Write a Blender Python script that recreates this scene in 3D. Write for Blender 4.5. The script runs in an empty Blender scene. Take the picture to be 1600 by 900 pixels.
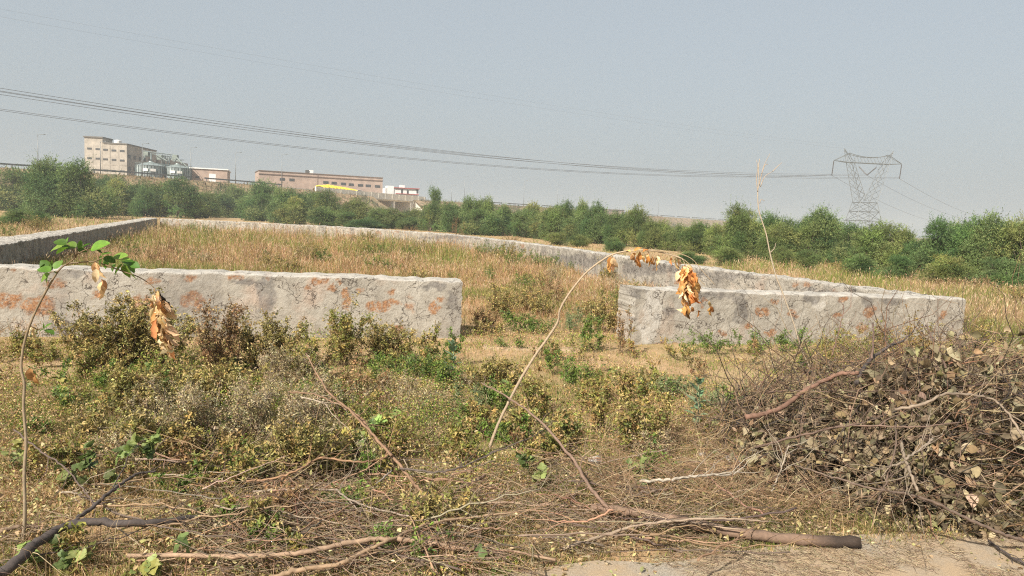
import bpy, math
import numpy as np
from mathutils import Vector, Matrix

R = np.random.default_rng(11)
sc = bpy.context.scene
C = sc.collection
UP = np.array([0., 0., 1.])

# ------------------------------------------------------------------ camera
F, EYE = 1164.0, 1.65
PITCH, ROLL = math.atan(105 / 1164), math.radians(2.3)
f0 = np.array([0, math.cos(PITCH), -math.sin(PITCH)])
u0 = np.array([0, math.sin(PITCH), math.cos(PITCH)])
r0 = np.array([1., 0, 0])
cr = math.cos(ROLL) * r0 + math.sin(ROLL) * u0
cu = -math.sin(ROLL) * r0 + math.cos(ROLL) * u0
CAM = np.array([0, 0, EYE])


def ray(px, py):
    return f0 * F + cr * (px - 800) + cu * (450 - py)


def on_z(px, py, z=0.0):
    d = ray(px, py)
    return CAM + d * ((z - EYE) / d[2])


def at(px, py, D):
    d = ray(px, py)
    return CAM + d * (D / d[1])


def proj(V):
    d = np.asarray(V) - CAM
    w = d @ f0
    return 800 + F * (d @ cr) / w, 450 - F * (d @ cu) / w


cam = bpy.data.cameras.new('camera')
co = bpy.data.objects.new('camera', cam)
C.objects.link(co)
M = Matrix.Identity(4)
for i in range(3):
    M[i][0], M[i][1], M[i][2], M[i][3] = cr[i], cu[i], -f0[i], CAM[i]
co.matrix_world = M
cam.sensor_width = 36
cam.lens = 36 * F / 1600
cam.clip_start = 0.05
cam.clip_end = 6000
sc.camera = co

# ------------------------------------------------------------------ noise
def _h(i, j, s):
    n = (i * 374761393 + j * 668265263 + s * 1442695041) & 0xffffffff
    n = ((n ^ (n >> 13)) * 1274126177) & 0xffffffff
    return ((n ^ (n >> 16)) & 0xffff) / 65535.0


def vnoise(x, y, s=0):
    x = np.asarray(x, float); y = np.asarray(y, float)
    i = np.floor(x).astype(np.int64); j = np.floor(y).astype(np.int64)
    a = x - i; b = y - j
    a = a * a * (3 - 2 * a); b = b * b * (3 - 2 * b)
    return ((_h(i, j, s) * (1 - a) + _h(i + 1, j, s) * a) * (1 - b)
            + (_h(i, j + 1, s) * (1 - a) + _h(i + 1, j + 1, s) * a) * b)


def fbm(x, y, s=0, o=4):
    t = 0; a = .5; n = 0
    for k in range(o):
        t = t + a * vnoise(np.asarray(x) * 2 ** k, np.asarray(y) * 2 ** k, s + k * 17)
        n += a; a *= .5
    return t / n


def sstep(a, b, x):
    t = np.clip((x - a) / (b - a), 0, 1)
    return t * t * (3 - 2 * t)


SMOOTH = {'bark', 'dry_leaf', 'fresh_leaf', 'green_stem', 'aluminium_wire', 'lamp_steel'}


# ------------------------------------------------------------------ mesh tools
class MB:
    def __init__(s):
        s.V = []; s.Q = []; s.T = []; s.K = []; s.n = 0

    def add(s, V, F_, col):
        V = np.asarray(V, float).reshape(-1, 3)
        F_ = np.asarray(F_, np.int64)
        (s.Q if F_.shape[1] == 4 else s.T).append(F_ + s.n)
        s._v(V, col)

    def _v(s, V, col):
        s.V.append(V)
        col = np.asarray(col, float)
        if col.ndim == 1:
            col = np.tile(col, (len(V), 1))
        s.K.append(col)
        s.n += len(V)

    def add2(s, V, Q, T, col):
        V = np.asarray(V, float).reshape(-1, 3)
        s.Q.append(np.asarray(Q, np.int64) + s.n)
        s.T.append(np.asarray(T, np.int64) + s.n)
        s._v(V, col)

    def build(s, name, m, parent=None, smooth=False, loc=None):
        V = np.concatenate(s.V)
        if loc is not None:
            V = V - np.asarray(loc)
        K = np.concatenate(s.K)
        Q = np.concatenate(s.Q) if s.Q else np.zeros((0, 4), np.int64)
        T = np.concatenate(s.T) if s.T else np.zeros((0, 3), np.int64)
        me = bpy.data.meshes.new(name)
        me.vertices.add(len(V)); me.vertices.foreach_set('co', V.astype(np.float32).ravel())
        me.loops.add(Q.size + T.size)
        me.loops.foreach_set('vertex_index', np.concatenate([Q.ravel(), T.ravel()]).astype(np.int32))
        me.polygons.add(len(Q) + len(T))
        st = np.concatenate([np.arange(len(Q)) * 4, Q.size + np.arange(len(T)) * 3]).astype(np.int32)
        me.polygons.foreach_set('loop_start', st)
        sm_ = smooth or m.name in SMOOTH
        me.polygons.foreach_set('use_smooth', np.full(len(st), sm_, bool))
        a = me.attributes.new('Col', 'FLOAT_COLOR', 'POINT')
        k4 = np.ones((len(V), 4), np.float32); k4[:, :3] = K
        a.data.foreach_set('color', k4.ravel())
        me.update(calc_edges=True)
        me.validate()
        me.materials.append(m)
        o = bpy.data.objects.new(name, me)
        C.objects.link(o)
        if parent is not None:
            o.parent = parent
        if loc is not None:
            o.location = loc
        return o


def nrm(v):
    return v / np.maximum(np.linalg.norm(v, axis=-1, keepdims=True), 1e-9)


def rdir(n):
    return nrm(R.normal(size=(n, 3)))


def leaves(mb, P, A, N, L, W, K, fold=.25, droop=0.0):
    n = len(P)
    L = np.broadcast_to(L, n)[:, None]; W = np.broadcast_to(W, n)[:, None]
    A = nrm(A); S = nrm(np.cross(A, N)); N = np.cross(S, A)
    mid = P + A * L * .45
    V = np.stack([P, mid + S * W / 2 + N * W * fold, P + A * L - N * L * droop, mid - S * W / 2 + N * W * fold], 1)
    i = np.arange(n)[:, None] * 4
    T = np.concatenate([i + [[0, 1, 2]], i + [[0, 2, 3]]])
    mb.add(V.reshape(-1, 3), T, np.repeat(K, 4, 0) if np.ndim(K) == 2 else K)


def blades(mb, P, H, W, K, bend=.4):
    n = len(P)
    H = np.broadcast_to(H, n)[:, None]; W = np.broadcast_to(W, n)[:, None]
    az = R.uniform(0, 2 * np.pi, n)
    d = np.stack([np.cos(az), np.sin(az), 0 * az], 1)
    t = np.stack([-np.sin(az), np.cos(az), 0 * az], 1)
    tw = R.uniform(0, 2 * np.pi, n)
    t = np.stack([np.cos(tw), np.sin(tw), 0 * az], 1) * .7 + t * .3
    b = (np.abs(R.normal(0, 1, n)) * bend)[:, None]
    z = np.array([0, 0, 1.])
    m = P + d * H * b * .3 + z * H * .55
    tip = P + d * H * b + z * H * np.sqrt(np.clip(1 - b * b * .5, .1, 1))
    V = np.stack([P - t * W / 2, P + t * W / 2, m - t * W * .4, m + t * W * .4, tip], 1)
    i = np.arange(n)[:, None] * 5
    mb.add2(V.reshape(-1, 3), i + [[0, 1, 3, 2]], i + [[2, 3, 4]], np.repeat(K, 5, 0))
    return tip


def smooth_path(P, k=6):
    P = np.asarray(P, float)
    if len(P) < 3:
        t = np.linspace(0, 1, k + 1)[:, None]
        return P[0] * (1 - t) + P[-1] * t
    Q = np.concatenate([[2 * P[0] - P[1]], P, [2 * P[-1] - P[-2]]])
    out = []
    for i in range(1, len(Q) - 2):
        for t in np.arange(k) / k:
            a, b, c, d = Q[i - 1:i + 3]
            out.append(.5 * (2 * b + (c - a) * t + (2 * a - 5 * b + 4 * c - d) * t * t + (-a + 3 * b - 3 * c + d) * t ** 3))
    out.append(P[-1])
    return np.array(out)


def tube(mb, P, r, K, sides=6, cap=True, rough=0.0):
    P = np.asarray(P, float); n = len(P)
    r = np.broadcast_to(np.asarray(r, float), n)
    t = nrm(np.gradient(P, axis=0))
    ref = np.array([0.31, 0.17, .94]) if abs(t[:, 2]).mean() < .8 else np.array([.9, .3, .2])
    s = nrm(np.cross(t, ref)); b = np.cross(s, t)
    a = np.arange(sides) * 2 * np.pi / sides
    rr = r[:, None] * (1 + rough * R.uniform(-1, 1, (n, sides)))
    V = P[:, None] + (s[:, None] * np.cos(a)[None, :, None] + b[:, None] * np.sin(a)[None, :, None]) * rr[..., None]
    i, j = np.meshgrid(np.arange(n - 1), np.arange(sides), indexing='ij')
    j2 = (j + 1) % sides
    Q = np.stack([i * sides + j, i * sides + j2, (i + 1) * sides + j2, (i + 1) * sides + j], -1).reshape(-1, 4)
    V = V.reshape(-1, 3)
    if cap:
        k = np.arange(sides); k2 = (k + 1) % sides
        V = np.concatenate([V, P[:1], P[-1:]])
        T = np.concatenate([np.stack([k2, k, 0 * k + n * sides], 1),
                            np.stack([(n - 1) * sides + k, (n - 1) * sides + k2, 0 * k + n * sides + 1], 1)])
        mb.add2(V, Q, T, K if np.ndim(K) == 1 else np.concatenate([np.repeat(K, sides, 0), K[:1], K[-1:]]))
    else:
        mb.add(V, Q, K if np.ndim(K) == 1 else np.repeat(K, sides, 0))


def twigs(mb, P, A, L, r, K, k=5, wig=.12, sag=.15):
    """many thin 3-sided twigs at once"""
    n = len(P)
    L = np.broadcast_to(L, n); r = np.broadcast_to(r, n)
    A = nrm(A)
    S = nrm(np.cross(A, rdir(n))); B = np.cross(A, S)
    t = np.linspace(0, 1, k)
    w = np.cumsum(R.normal(0, wig, (n, k, 2)), 1) / np.sqrt(k)
    w -= w[:, :1]
    X = P[:, None] + (A[:, None] * t[None, :, None] + S[:, None] * w[..., :1] + B[:, None] * w[..., 1:]) * L[:, None, None]
    X[..., 2] -= sag * (t ** 2)[None] * L[:, None] * R.uniform(0, 1, (n, 1))
    a = np.arange(3) * 2 * np.pi / 3
    rad = r[:, None] * (1 - .75 * t)[None]
    V = X[:, :, None] + (S[:, None, None] * np.cos(a)[None, None, :, None] + B[:, None, None] * np.sin(a)[None, None, :, None]) * rad[:, :, None, None]
    i, j = np.meshgrid(np.arange(k - 1), np.arange(3), indexing='ij')
    q = np.stack([i * 3 + j, i * 3 + (j + 1) % 3, (i + 1) * 3 + (j + 1) % 3, (i + 1) * 3 + j], -1).reshape(1, -1, 4)
    Q = (q + (np.arange(n) * k * 3)[:, None, None]).reshape(-1, 4)
    mb.add(V.reshape(-1, 3), Q, np.repeat(K, k * 3, 0))
    return X


def broad(mb, P, A, N, L, W, K, curl=.5, fold=.25, st=6, lobes=0.0, ej=.15):
    """curved broad leaves, 3 verts across"""
    n = len(P)
    L = np.broadcast_to(L, n); W = np.broadcast_to(W, n); curl = np.broadcast_to(curl, n); fold = np.broadcast_to(fold, n)
    A = nrm(A); S = nrm(np.cross(A, N)); N = np.cross(S, A)
    s = np.linspace(0, 1, st)
    prof = np.sin(np.pi * s ** .75) ** .8
    prof[0] = .06; prof[-1] = .03
    if lobes:
        prof = prof * (1 + lobes * np.cos(s * 14))
    ds = 1 / (st - 1)
    ang = curl[:, None] * s[None]
    x = np.cumsum(np.cos(ang), 1) * ds; x -= x[:, :1]
    y = np.cumsum(np.sin(ang), 1) * ds; y -= y[:, :1]
    mid = P[:, None] + (A[:, None] * x[..., None] - N[:, None] * y[..., None]) * L[:, None, None]
    Nl = A[:, None] * np.sin(ang)[..., None] + N[:, None] * np.cos(ang)[..., None]
    w = prof[None] * W[:, None] / 2
    jit = 1 + R.uniform(-ej, ej, (2, n, st))
    up = Nl * (w * fold[:, None])[..., None]
    l = mid + S[:, None] * (w * jit[0])[..., None] + up * (1 + R.normal(0, ej * 2, (n, st, 1)))
    r = mid - S[:, None] * (w * jit[1])[..., None] + up * (1 + R.normal(0, ej * 2, (n, st, 1)))
    V = np.stack([l, mid, r], 2)
    i, j = np.meshgrid(np.arange(st - 1), np.arange(2), indexing='ij')
    q = np.stack([i * 3 + j, i * 3 + j + 1, (i + 1) * 3 + j + 1, (i + 1) * 3 + j], -1).reshape(1, -1, 4)
    Q = (q + (np.arange(n) * st * 3)[:, None, None]).reshape(-1, 4)
    mb.add(V.reshape(-1, 3), Q, np.repeat(K, st * 3, 0))


BOXQ = np.array([[0, 3, 2, 1], [4, 5, 6, 7], [0, 1, 5, 4], [1, 2, 6, 5], [2, 3, 7, 6], [3, 0, 4, 7]])


def box(mb, o, ex, ey, ez, K=(1, 1, 1)):
    """box from corner o and three edge vectors"""
    o, ex, ey, ez = [np.asarray(v, float) for v in (o, ex, ey, ez)]
    V = [o, o + ex, o + ex + ey, o + ey]
    V = V + [v + ez for v in V]
    mb.add(np.array(V), BOXQ, np.asarray(K, float))


def bar(mb, a, b, w, K=(1, 1, 1)):
    tube(mb, np.array([a, b]), w, np.asarray(K, float), 4)


def pal(n, cols, wts=None, jit=.18):
    cols = np.asarray(cols, float)
    i = R.choice(len(cols), n, p=None if wts is None else np.asarray(wts) / np.sum(wts))
    return np.clip(cols[i] * (1 + R.normal(0, jit, (n, 1))) * (1 + R.normal(0, .05, (n, 3))), .004, .9)


def empty(name, loc):
    o = bpy.data.objects.new(name, None)
    o.empty_display_size = .2
    C.objects.link(o)
    o.location = loc
    return o


def tag(o, label=None, cat=None, group=None, kind=None):
    if label: o['label'] = label
    if cat: o['category'] = cat
    if group: o['group'] = group
    if kind: o['kind'] = kind
    return o


def in_poly(x, y, poly):
    ins = np.zeros(len(x), bool)
    for (x1, y1), (x2, y2) in zip(poly, np.roll(poly, -1, 0)):
        c = ((y1 > y) != (y2 > y)) & (x < (x2 - x1) * (y - y1) / (y2 - y1 + 1e-12) + x1)
        ins ^= c
    return ins


# ------------------------------------------------------------------ materials
def mat(name):
    m = bpy.data.materials.new(name)
    m.use_nodes = True
    nt = m.node_tree
    b = nt.nodes['Principled BSDF']
    return m, nt, b


def node(nt, t, **kw):
    n = nt.nodes.new(t)
    for k, v in kw.items():
        if hasattr(n, k):
            setattr(n, k, v)
        else:
            n.inputs[k].default_value = v
    return n


def coords(nt):
    return node(nt, 'ShaderNodeTexCoord').outputs['Object']


def noise(nt, co_, scale, detail=5, rough=.6, dist=0):
    n = node(nt, 'ShaderNodeTexNoise')
    n.inputs['Scale'].default_value = scale; n.inputs['Detail'].default_value = detail
    n.inputs['Roughness'].default_value = rough; n.inputs['Distortion'].default_value = dist
    nt.links.new(co_, n.inputs['Vector'])
    return n.outputs['Fac']


def ramp(nt, fac, stops):
    r = node(nt, 'ShaderNodeValToRGB')
    e = r.color_ramp.elements
    while len(e) < len(stops):
        e.new(.5)
    for el, (p, c) in zip(e, stops):
        el.position = p
        el.color = (c, c, c, 1) if np.isscalar(c) else (*c, 1)
    nt.links.new(fac, r.inputs['Fac'])
    return r.outputs['Color']


def mix(nt, fac, a, b, blend='MIX'):
    n = node(nt, 'ShaderNodeMix', data_type='RGBA', blend_type=blend)
    for s, v in ((n.inputs[0], fac), (n.inputs[6], a), (n.inputs[7], b)):
        if isinstance(v, (int, float)):
            s.default_value = v
        elif isinstance(v, tuple):
            s.default_value = (*v, 1)
        else:
            nt.links.new(v, s)
    return n.outputs[2]


def math_(nt, op, a, b=0.0):
    n = node(nt, 'ShaderNodeMath', operation=op)
    for s, v in zip(n.inputs, (a, b)):
        if isinstance(v, (int, float)):
            s.default_value = v
        else:
            nt.links.new(v, s)
    return n.outputs[0]


def bump(nt, b, h, strength=.5, dist=.02):
    n = node(nt, 'ShaderNodeBump')
    n.inputs['Strength'].default_value = strength; n.inputs['Distance'].default_value = dist
    nt.links.new(h, n.inputs['Height'])
    nt.links.new(n.outputs['Normal'], b.inputs['Normal'])


def leafmat(name, rough=.55, tr=.25, spec=.35, vary=False):
    m, nt, b = mat(name)
    a = node(nt, 'ShaderNodeAttribute', attribute_name='Col')
    n = noise(nt, coords(nt), 40, 3)
    k = mix(nt, 1.0, a.outputs['Color'], ramp(nt, n, [(.3, .8), (.7, 1.2)]), 'MULTIPLY')
    if vary:        # every tree has its own tint
        oi = node(nt, 'ShaderNodeObjectInfo')
        tint = node(nt, 'ShaderNodeValToRGB'); e = tint.color_ramp.elements
        e[0].color = (.78, .92, .85, 1); e[1].color = (1.3, 1.12, .95, 1)
        nt.links.new(oi.outputs['Random'], tint.inputs['Fac'])
        k = mix(nt, 1.0, k, tint.outputs['Color'], 'MULTIPLY')
    nt.links.new(k, b.inputs['Base Color'])
    b.inputs['Roughness'].default_value = rough
    b.inputs['Specular IOR Level'].default_value = spec
    t = node(nt, 'ShaderNodeBsdfTranslucent')
    nt.links.new(k, t.inputs['Color'])
    ms = node(nt, 'ShaderNodeMixShader')
    ms.inputs[0].default_value = tr
    nt.links.new(b.outputs[0], ms.inputs[1]); nt.links.new(t.outputs[0], ms.inputs[2])
    nt.links.new(ms.outputs[0], nt.nodes['Material Output'].inputs['Surface'])
    return m


def plain(name, c, rough=.8, var=.25, scale=3.0, metal=0.0, useattr=False, bmp=0.0):
    m, nt, b = mat(name)
    n = noise(nt, coords(nt), scale, 6, .65)
    lo, hi = tuple(v * (1 - var) for v in c), tuple(min(1, v * (1 + var)) for v in c)
    k = ramp(nt, n, [(.3, lo), (.7, hi)])
    if useattr:
        a = node(nt, 'ShaderNodeAttribute', attribute_name='Col')
        k = mix(nt, 1.0, k, a.outputs['Color'], 'MULTIPLY')
    nt.links.new(k, b.inputs['Base Color'])
    b.inputs['Roughness'].default_value = rough
    b.inputs['Metallic'].default_value = metal
    if bmp:
        bump(nt, b, n, .6, bmp)
    return m


LEAF = leafmat('leaf')
CROWN = leafmat('thorn_foliage', .6, .3, .25, True)
LEAF_GLOSS = leafmat('fresh_leaf', .55, .35, .3)
DRYLEAF = leafmat('dry_leaf', .7, .2, .2)
GRASS = leafmat('grass_blade', .6, .3, .25)
BARK = plain('bark', (1, 1, 1), .85, .35, 60, useattr=True, bmp=.004)


# ------------------------------------------------------------------ render, light, air
SUN_EL, SUN_AZ = math.radians(40), math.radians(33)     # azimuth: how far left of straight behind the camera
to_sun = np.array([-math.sin(SUN_AZ) * math.cos(SUN_EL), -math.cos(SUN_AZ) * math.cos(SUN_EL), math.sin(SUN_EL)])
sl = bpy.data.lights.new('sun', 'SUN')
sl.energy = 5.0; sl.angle = math.radians(.55); sl.color = (1, .94, .85)
so = bpy.data.objects.new('sun', sl); C.objects.link(so)
so.rotation_euler = Vector(to_sun).to_track_quat('Z', 'Y').to_euler()
w = bpy.data.worlds.new('World'); sc.world = w; w.use_nodes = True
wn = w.node_tree
sky = node(wn, 'ShaderNodeTexSky', sky_type='NISHITA', sun_disc=False)
sky.sun_elevation = SUN_EL
sky.sun_rotation = math.atan2(to_sun[0], to_sun[1])
sky.dust_density = 6.0; sky.air_density = 1.2; sky.ozone_density = 1.0; sky.altitude = 250
hs = node(wn, 'ShaderNodeHueSaturation')
hs.inputs['Saturation'].default_value = .8
wn.links.new(sky.outputs[0], hs.inputs['Color'])
pale = mix(wn, .72, hs.outputs[0], (3.42, 3.81, 4.10))
wn.links.new(pale, wn.nodes['Background'].inputs['Color'])
wn.nodes['Background'].inputs['Strength'].default_value = .088
sc.view_settings.view_transform = 'Standard'
sc.view_settings.look = 'None'
sc.view_settings.exposure = 0.78
sc.view_settings.gamma = 1
sc.render.engine = 'CYCLES'
sc.cycles.use_denoising = False
sc.cycles.pixel_filter_type = 'BLACKMAN_HARRIS'
sc.cycles.filter_width = 1.15
sc.cycles.max_bounces = 6
sc.cycles.diffuse_bounces = 3
sc.cycles.transmission_bounces = 3
sc.cycles.volume_bounces = 1

hm = bpy.data.materials.new('haze_air'); hm.use_nodes = True
nt = hm.node_tree; nt.nodes.remove(nt.nodes['Principled BSDF'])
pv = node(nt, 'ShaderNodeVolumePrincipled')
pv.inputs['Color'].default_value = (.50, .56, .605, 1)
pv.inputs['Density'].default_value = .0008
nt.links.new(pv.outputs[0], nt.nodes['Material Output'].inputs['Volume'])
mb = MB()
box(mb, (-2300, -300, -1.2), (4600, 0, 0), (0, 2900, 0), (0, 0, 52))
haze = mb.build('haze', hm)
tag(haze, kind='stuff')
# ------------------------------------------------------------------ ground
def gz(x, y):
    x = np.asarray(x, float); y = np.asarray(y, float)
    near = np.exp(-((x / 60) ** 2 + (y / 70) ** 2))
    return ((fbm(x * .45, y * .45, 3, 3) - .5) * .10 + (fbm(x * 2.6, y * 2.6, 9, 3) - .5) * .035) * near * sstep(3.1, 4.6, y - .25 * x)


nx, ny = 420, 380
xs = 3 * np.sinh(np.linspace(-math.asinh(730), math.asinh(730), nx))
ys = 6 + 3 * np.sinh(np.linspace(-math.asinh(80), math.asinh(830), ny))
X, Y = np.meshgrid(xs, ys)
V = np.stack([X, Y, gz(X, Y)], -1).reshape(-1, 3)
i, j = np.meshgrid(np.arange(ny - 1), np.arange(nx - 1), indexing='ij')
Q = np.stack([i * nx + j, i * nx + j + 1, (i + 1) * nx + j + 1, (i + 1) * nx + j], -1).reshape(-1, 4)
m, nt, b = mat('soil')
cd = coords(nt)
k = ramp(nt, noise(nt, cd, 1.3, 8, .65, .4), [(.32, (.29, .18, .09)), (.5, (.42, .27, .145)), (.7, (.52, .36, .21))])
k = mix(nt, ramp(nt, noise(nt, cd, .55, 7, .7, .3), [(.45, 0.), (.62, .75)]), k, (.29, .235, .10))
k = mix(nt, ramp(nt, noise(nt, cd, 24, 4, .7), [(.46, 0.), (.66, .7)]), k, (.42, .32, .19))
k = mix(nt, ramp(nt, noise(nt, cd, 55, 3, .7), [(.56, 0.), (.68, .65)]), k, (.11, .07, .04))
nt.links.new(k, b.inputs['Base Color']); b.inputs['Roughness'].default_value = .95
b.inputs['Specular IOR Level'].default_value = .15
bump(nt, b, noise(nt, cd, 18, 8, .75), .8, .03)
SOIL = m
mb = MB(); mb.add(V, Q, (1, 1, 1))
g = mb.build('ground', SOIL, smooth=True); tag(g, kind='structure')

# the road the photograph was taken from, its worn edge runs parallel to the front wall
m, nt, b = mat('old_asphalt')
cd = coords(nt)
k = ramp(nt, noise(nt, cd, 150, 3, .8), [(.3, (.11, .10, .085)), (.5, (.30, .265, .21)), (.7, (.52, .47, .39))])
k = mix(nt, ramp(nt, noise(nt, cd, 2.2, 7, .7), [(.30, 0.), (.56, .9)]), k, (.40, .285, .17))
nt.links.new(k, b.inputs['Base Color']); b.inputs['Roughness'].default_value = .9
bump(nt, b, noise(nt, cd, 120, 4, .8), .9, .008)
n = 900
x = np.linspace(-60, 60, n)
edge = 3.38 + .25 * x + (fbm(x * 1.1, 0 * x, 5, 5) - .5) * .35
mb = MB()
rows = np.linspace(0, 1, 8)
V = np.stack([np.repeat(x[None], 8, 0), (edge[None] - 6.0) + rows[:, None] * 6.0, np.full((8, n), .03)], -1)
V[-1, :, 2] = -.03
V[-2, :, 1] = edge - .05
i, j = np.meshgrid(np.arange(7), np.arange(n - 1), indexing='ij')
mb.add(V.reshape(-1, 3), np.stack([i * n + j, i * n + j + 1, (i + 1) * n + j + 1, (i + 1) * n + j], -1).reshape(-1, 4), (1, 1, 1))
tag(mb.build('road', m), kind='structure')

# ------------------------------------------------------------------ embankment with the raised highway
ED = np.array([.537, .8435]); EN = np.array([-.8435, .537])
CREST = ([80, 140, 161, 189, 225, 245, 283, 326, 398, 537, 700, 1100], [7.7, 7.75, 8.1, 8.05, 7.35, 7.2, 7.5, 7.85, 7.2, 7.7, 7.9, 8])


def crest(D):
    return np.interp(D, *CREST)


def eline(D, off=0.0):
    D = np.asarray(D, float)
    return np.stack([-96 + .637 * (D - 140) + EN[0] * off, D + EN[1] * off], -1)


def eD(px):
    d = ray(px, 305)
    return 185.2 / (.637 - d[0] / d[1])


def eDo(px, off):
    d = ray(px, 305); u = d[0] / d[1]
    return (185.18 - off * EN[0] + u * EN[1] * off) / (.637 - u)


G0, G1 = eD(582), eD(645)          # the underpass
m, nt, b = mat('embankment_soil')
cd = coords(nt)
k = ramp(nt, noise(nt, cd, .22, 8, .7), [(.35, (.17, .125, .06)), (.5, (.27, .185, .10)), (.65, (.36, .25, .15))])
k = mix(nt, ramp(nt, noise(nt, cd, .6, 5, .7), [(.5, 0.), (.6, .8)]), k, (.085, .085, .035))
nt.links.new(k, b.inputs['Base Color']); b.inputs['Roughness'].default_value = .95
EMB = m
asphalt_far = plain('highway_asphalt', (.07, .068, .065), .85, .2, .5)
for a, bq, nm in ((80, G0, 'embankment'), (G1, 1100, 'embankment')):
    D = np.linspace(a, bq, int((bq - a) / 1.5))
    offs = np.array([-17, -12, -7, -3.2, -.2, 0.3, 8, 16, 16.5, 26]); hh = np.array([-.2, .24, .52, .79, .985, 1, 1, 1, .98, -.02])
    P = []
    for o_, h_ in zip(offs, hh):
        e = eline(D, o_)
        z = crest(D) * h_
        if -15 < o_ < -1:
            z = z + (fbm(D * .2, D * 0 + o_, 4, 4) - .5) * 1.2
        P.append(np.column_stack([e, z]))
    V = np.stack(P, 0); nr, nc = len(offs), len(D)
    i, j = np.meshgrid(np.arange(nr - 1), np.arange(nc - 1), indexing='ij')
    Q = np.stack([i * nc + j, (i + 1) * nc + j, (i + 1) * nc + j + 1, i * nc + j + 1], -1).reshape(-1, 4)
    mb = MB(); mb.add(V.reshape(-1, 3), Q, (1, 1, 1))
    tag(mb.build(nm, EMB, smooth=True), kind='structure')
    mb = MB()
    P = np.stack([np.column_stack([eline(D, o_), crest(D) + .03]) for o_ in (2., 14.)], 0)
    j = np.arange(nc - 1)
    mb.add(P.reshape(-1, 3), np.stack([nc + j, nc + j + 1, j + 1, j], -1), (1, 1, 1))
    tag(mb.build('highway', asphalt_far), kind='structure')

# ------------------------------------------------------------------ boundary walls
def patch_mask(px, py, spots, seed):
    wx = (fbm(px * .09, py * .09, seed, 4) - .5) * 20
    wy = (fbm(px * .09, py * .09, seed + 5, 4) - .5) * 16
    o_ = np.zeros_like(px)
    for cx, cy, rx, ry in spots:
        q = ((px + wx - cx) / (rx * .85)) ** 2 + ((py + wy - cy) / (ry * .85)) ** 2
        o_ = np.maximum(o_, 1 - sstep(.75, 1.15, q))
    return o_


def plaster(name, c1, c2, c3, crack, bmp):
  global sep
  m, nt, b = mat(name)
  cd = coords(nt)
  at_ = node(nt, 'ShaderNodeAttribute', attribute_name='Col')
  sep = node(nt, 'ShaderNodeSeparateColor'); nt.links.new(at_.outputs['Color'], sep.inputs[0])
  k = ramp(nt, noise(nt, cd, 3.2, 9, .7, .3), [(.3, c1), (.48, c2), (.68, c3)])
  k = mix(nt, ramp(nt, noise(nt, cd, 30, 5, .7), [(.52, 0.), (.72, .5)]), k, (.22, .19, .15))
  # pinkish rubbed areas
  k = mix(nt, ramp(nt, noise(nt, cd, 1.7, 6, .6), [(.56, 0.), (.68, .5)]), k, (.40, .29, .22))
  # whitewash patches, and the sunlit look painted on the wall tops
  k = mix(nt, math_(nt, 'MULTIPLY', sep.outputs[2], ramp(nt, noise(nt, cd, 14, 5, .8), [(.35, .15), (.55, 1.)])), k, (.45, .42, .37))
  # exposed orange stone
  st = ramp(nt, noise(nt, cd, 26, 6, .75, .6), [(.3, (.09, .045, .028)), (.45, (.23, .115, .06)), (.58, (.37, .20, .10)), (.72, (.46, .34, .24))])
  k = mix(nt, math_(nt, 'MULTIPLY', sep.outputs[0], ramp(nt, noise(nt, cd, 19, 5, .8, .5), [(.38, .05), (.52, 1.)])), k, st)
  # dark water stains
  k = mix(nt, math_(nt, 'MULTIPLY', sep.outputs[1], ramp(nt, noise(nt, cd, 9, 6, .75), [(.3, .2), (.6, 1.)])), k, (.12, .11, .105))
  # cracks
  v = node(nt, 'ShaderNodeTexVoronoi', feature='DISTANCE_TO_EDGE'); v.inputs['Scale'].default_value = 3.4
  ofs = node(nt, 'ShaderNodeTexNoise'); ofs.inputs['Scale'].default_value = 5; ofs.inputs['Detail'].default_value = 6
  nt.links.new(cd, ofs.inputs['Vector'])
  va = node(nt, 'ShaderNodeMix', data_type='RGBA', blend_type='LINEAR_LIGHT'); va.inputs[0].default_value = .35
  nt.links.new(cd, va.inputs[6]); nt.links.new(ofs.outputs['Color'], va.inputs[7])
  nt.links.new(va.outputs[2], v.inputs['Vector'])
  ck = ramp(nt, v.outputs['Distance'], [(.0, 1.), (.03, .0)])
  ck = math_(nt, 'MULTIPLY', ck, ramp(nt, noise(nt, cd, 2.6, 3, .5), [(crack, 0.), (crack + .06, 1.)]))
  k = mix(nt, ck, k, (.07, .055, .045))
  # crumbs and pits
  k = mix(nt, ramp(nt, noise(nt, cd, 60, 3, .8), [(.66, 0.), (.72, .8)]), k, (.13, .095, .07))
  nt.links.new(k, b.inputs['Base Color']); b.inputs['Roughness'].default_value = .92
  b.inputs['Specular IOR Level'].default_value = .2
  hgt = math_(nt, 'SUBTRACT', noise(nt, cd, 16, 9, .75), math_(nt, 'MULTIPLY', ck, .5))
  bump(nt, b, hgt, bmp, .05)
  return m


PLASTER = plaster('old_plaster', (.25, .225, .185), (.335, .305, .255), (.40, .37, .315), .48, .5)
RUBBLE = plaster('rough_rubble', (.19, .17, .14), (.32, .29, .24), (.43, .39, .33), .40, .8)


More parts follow.
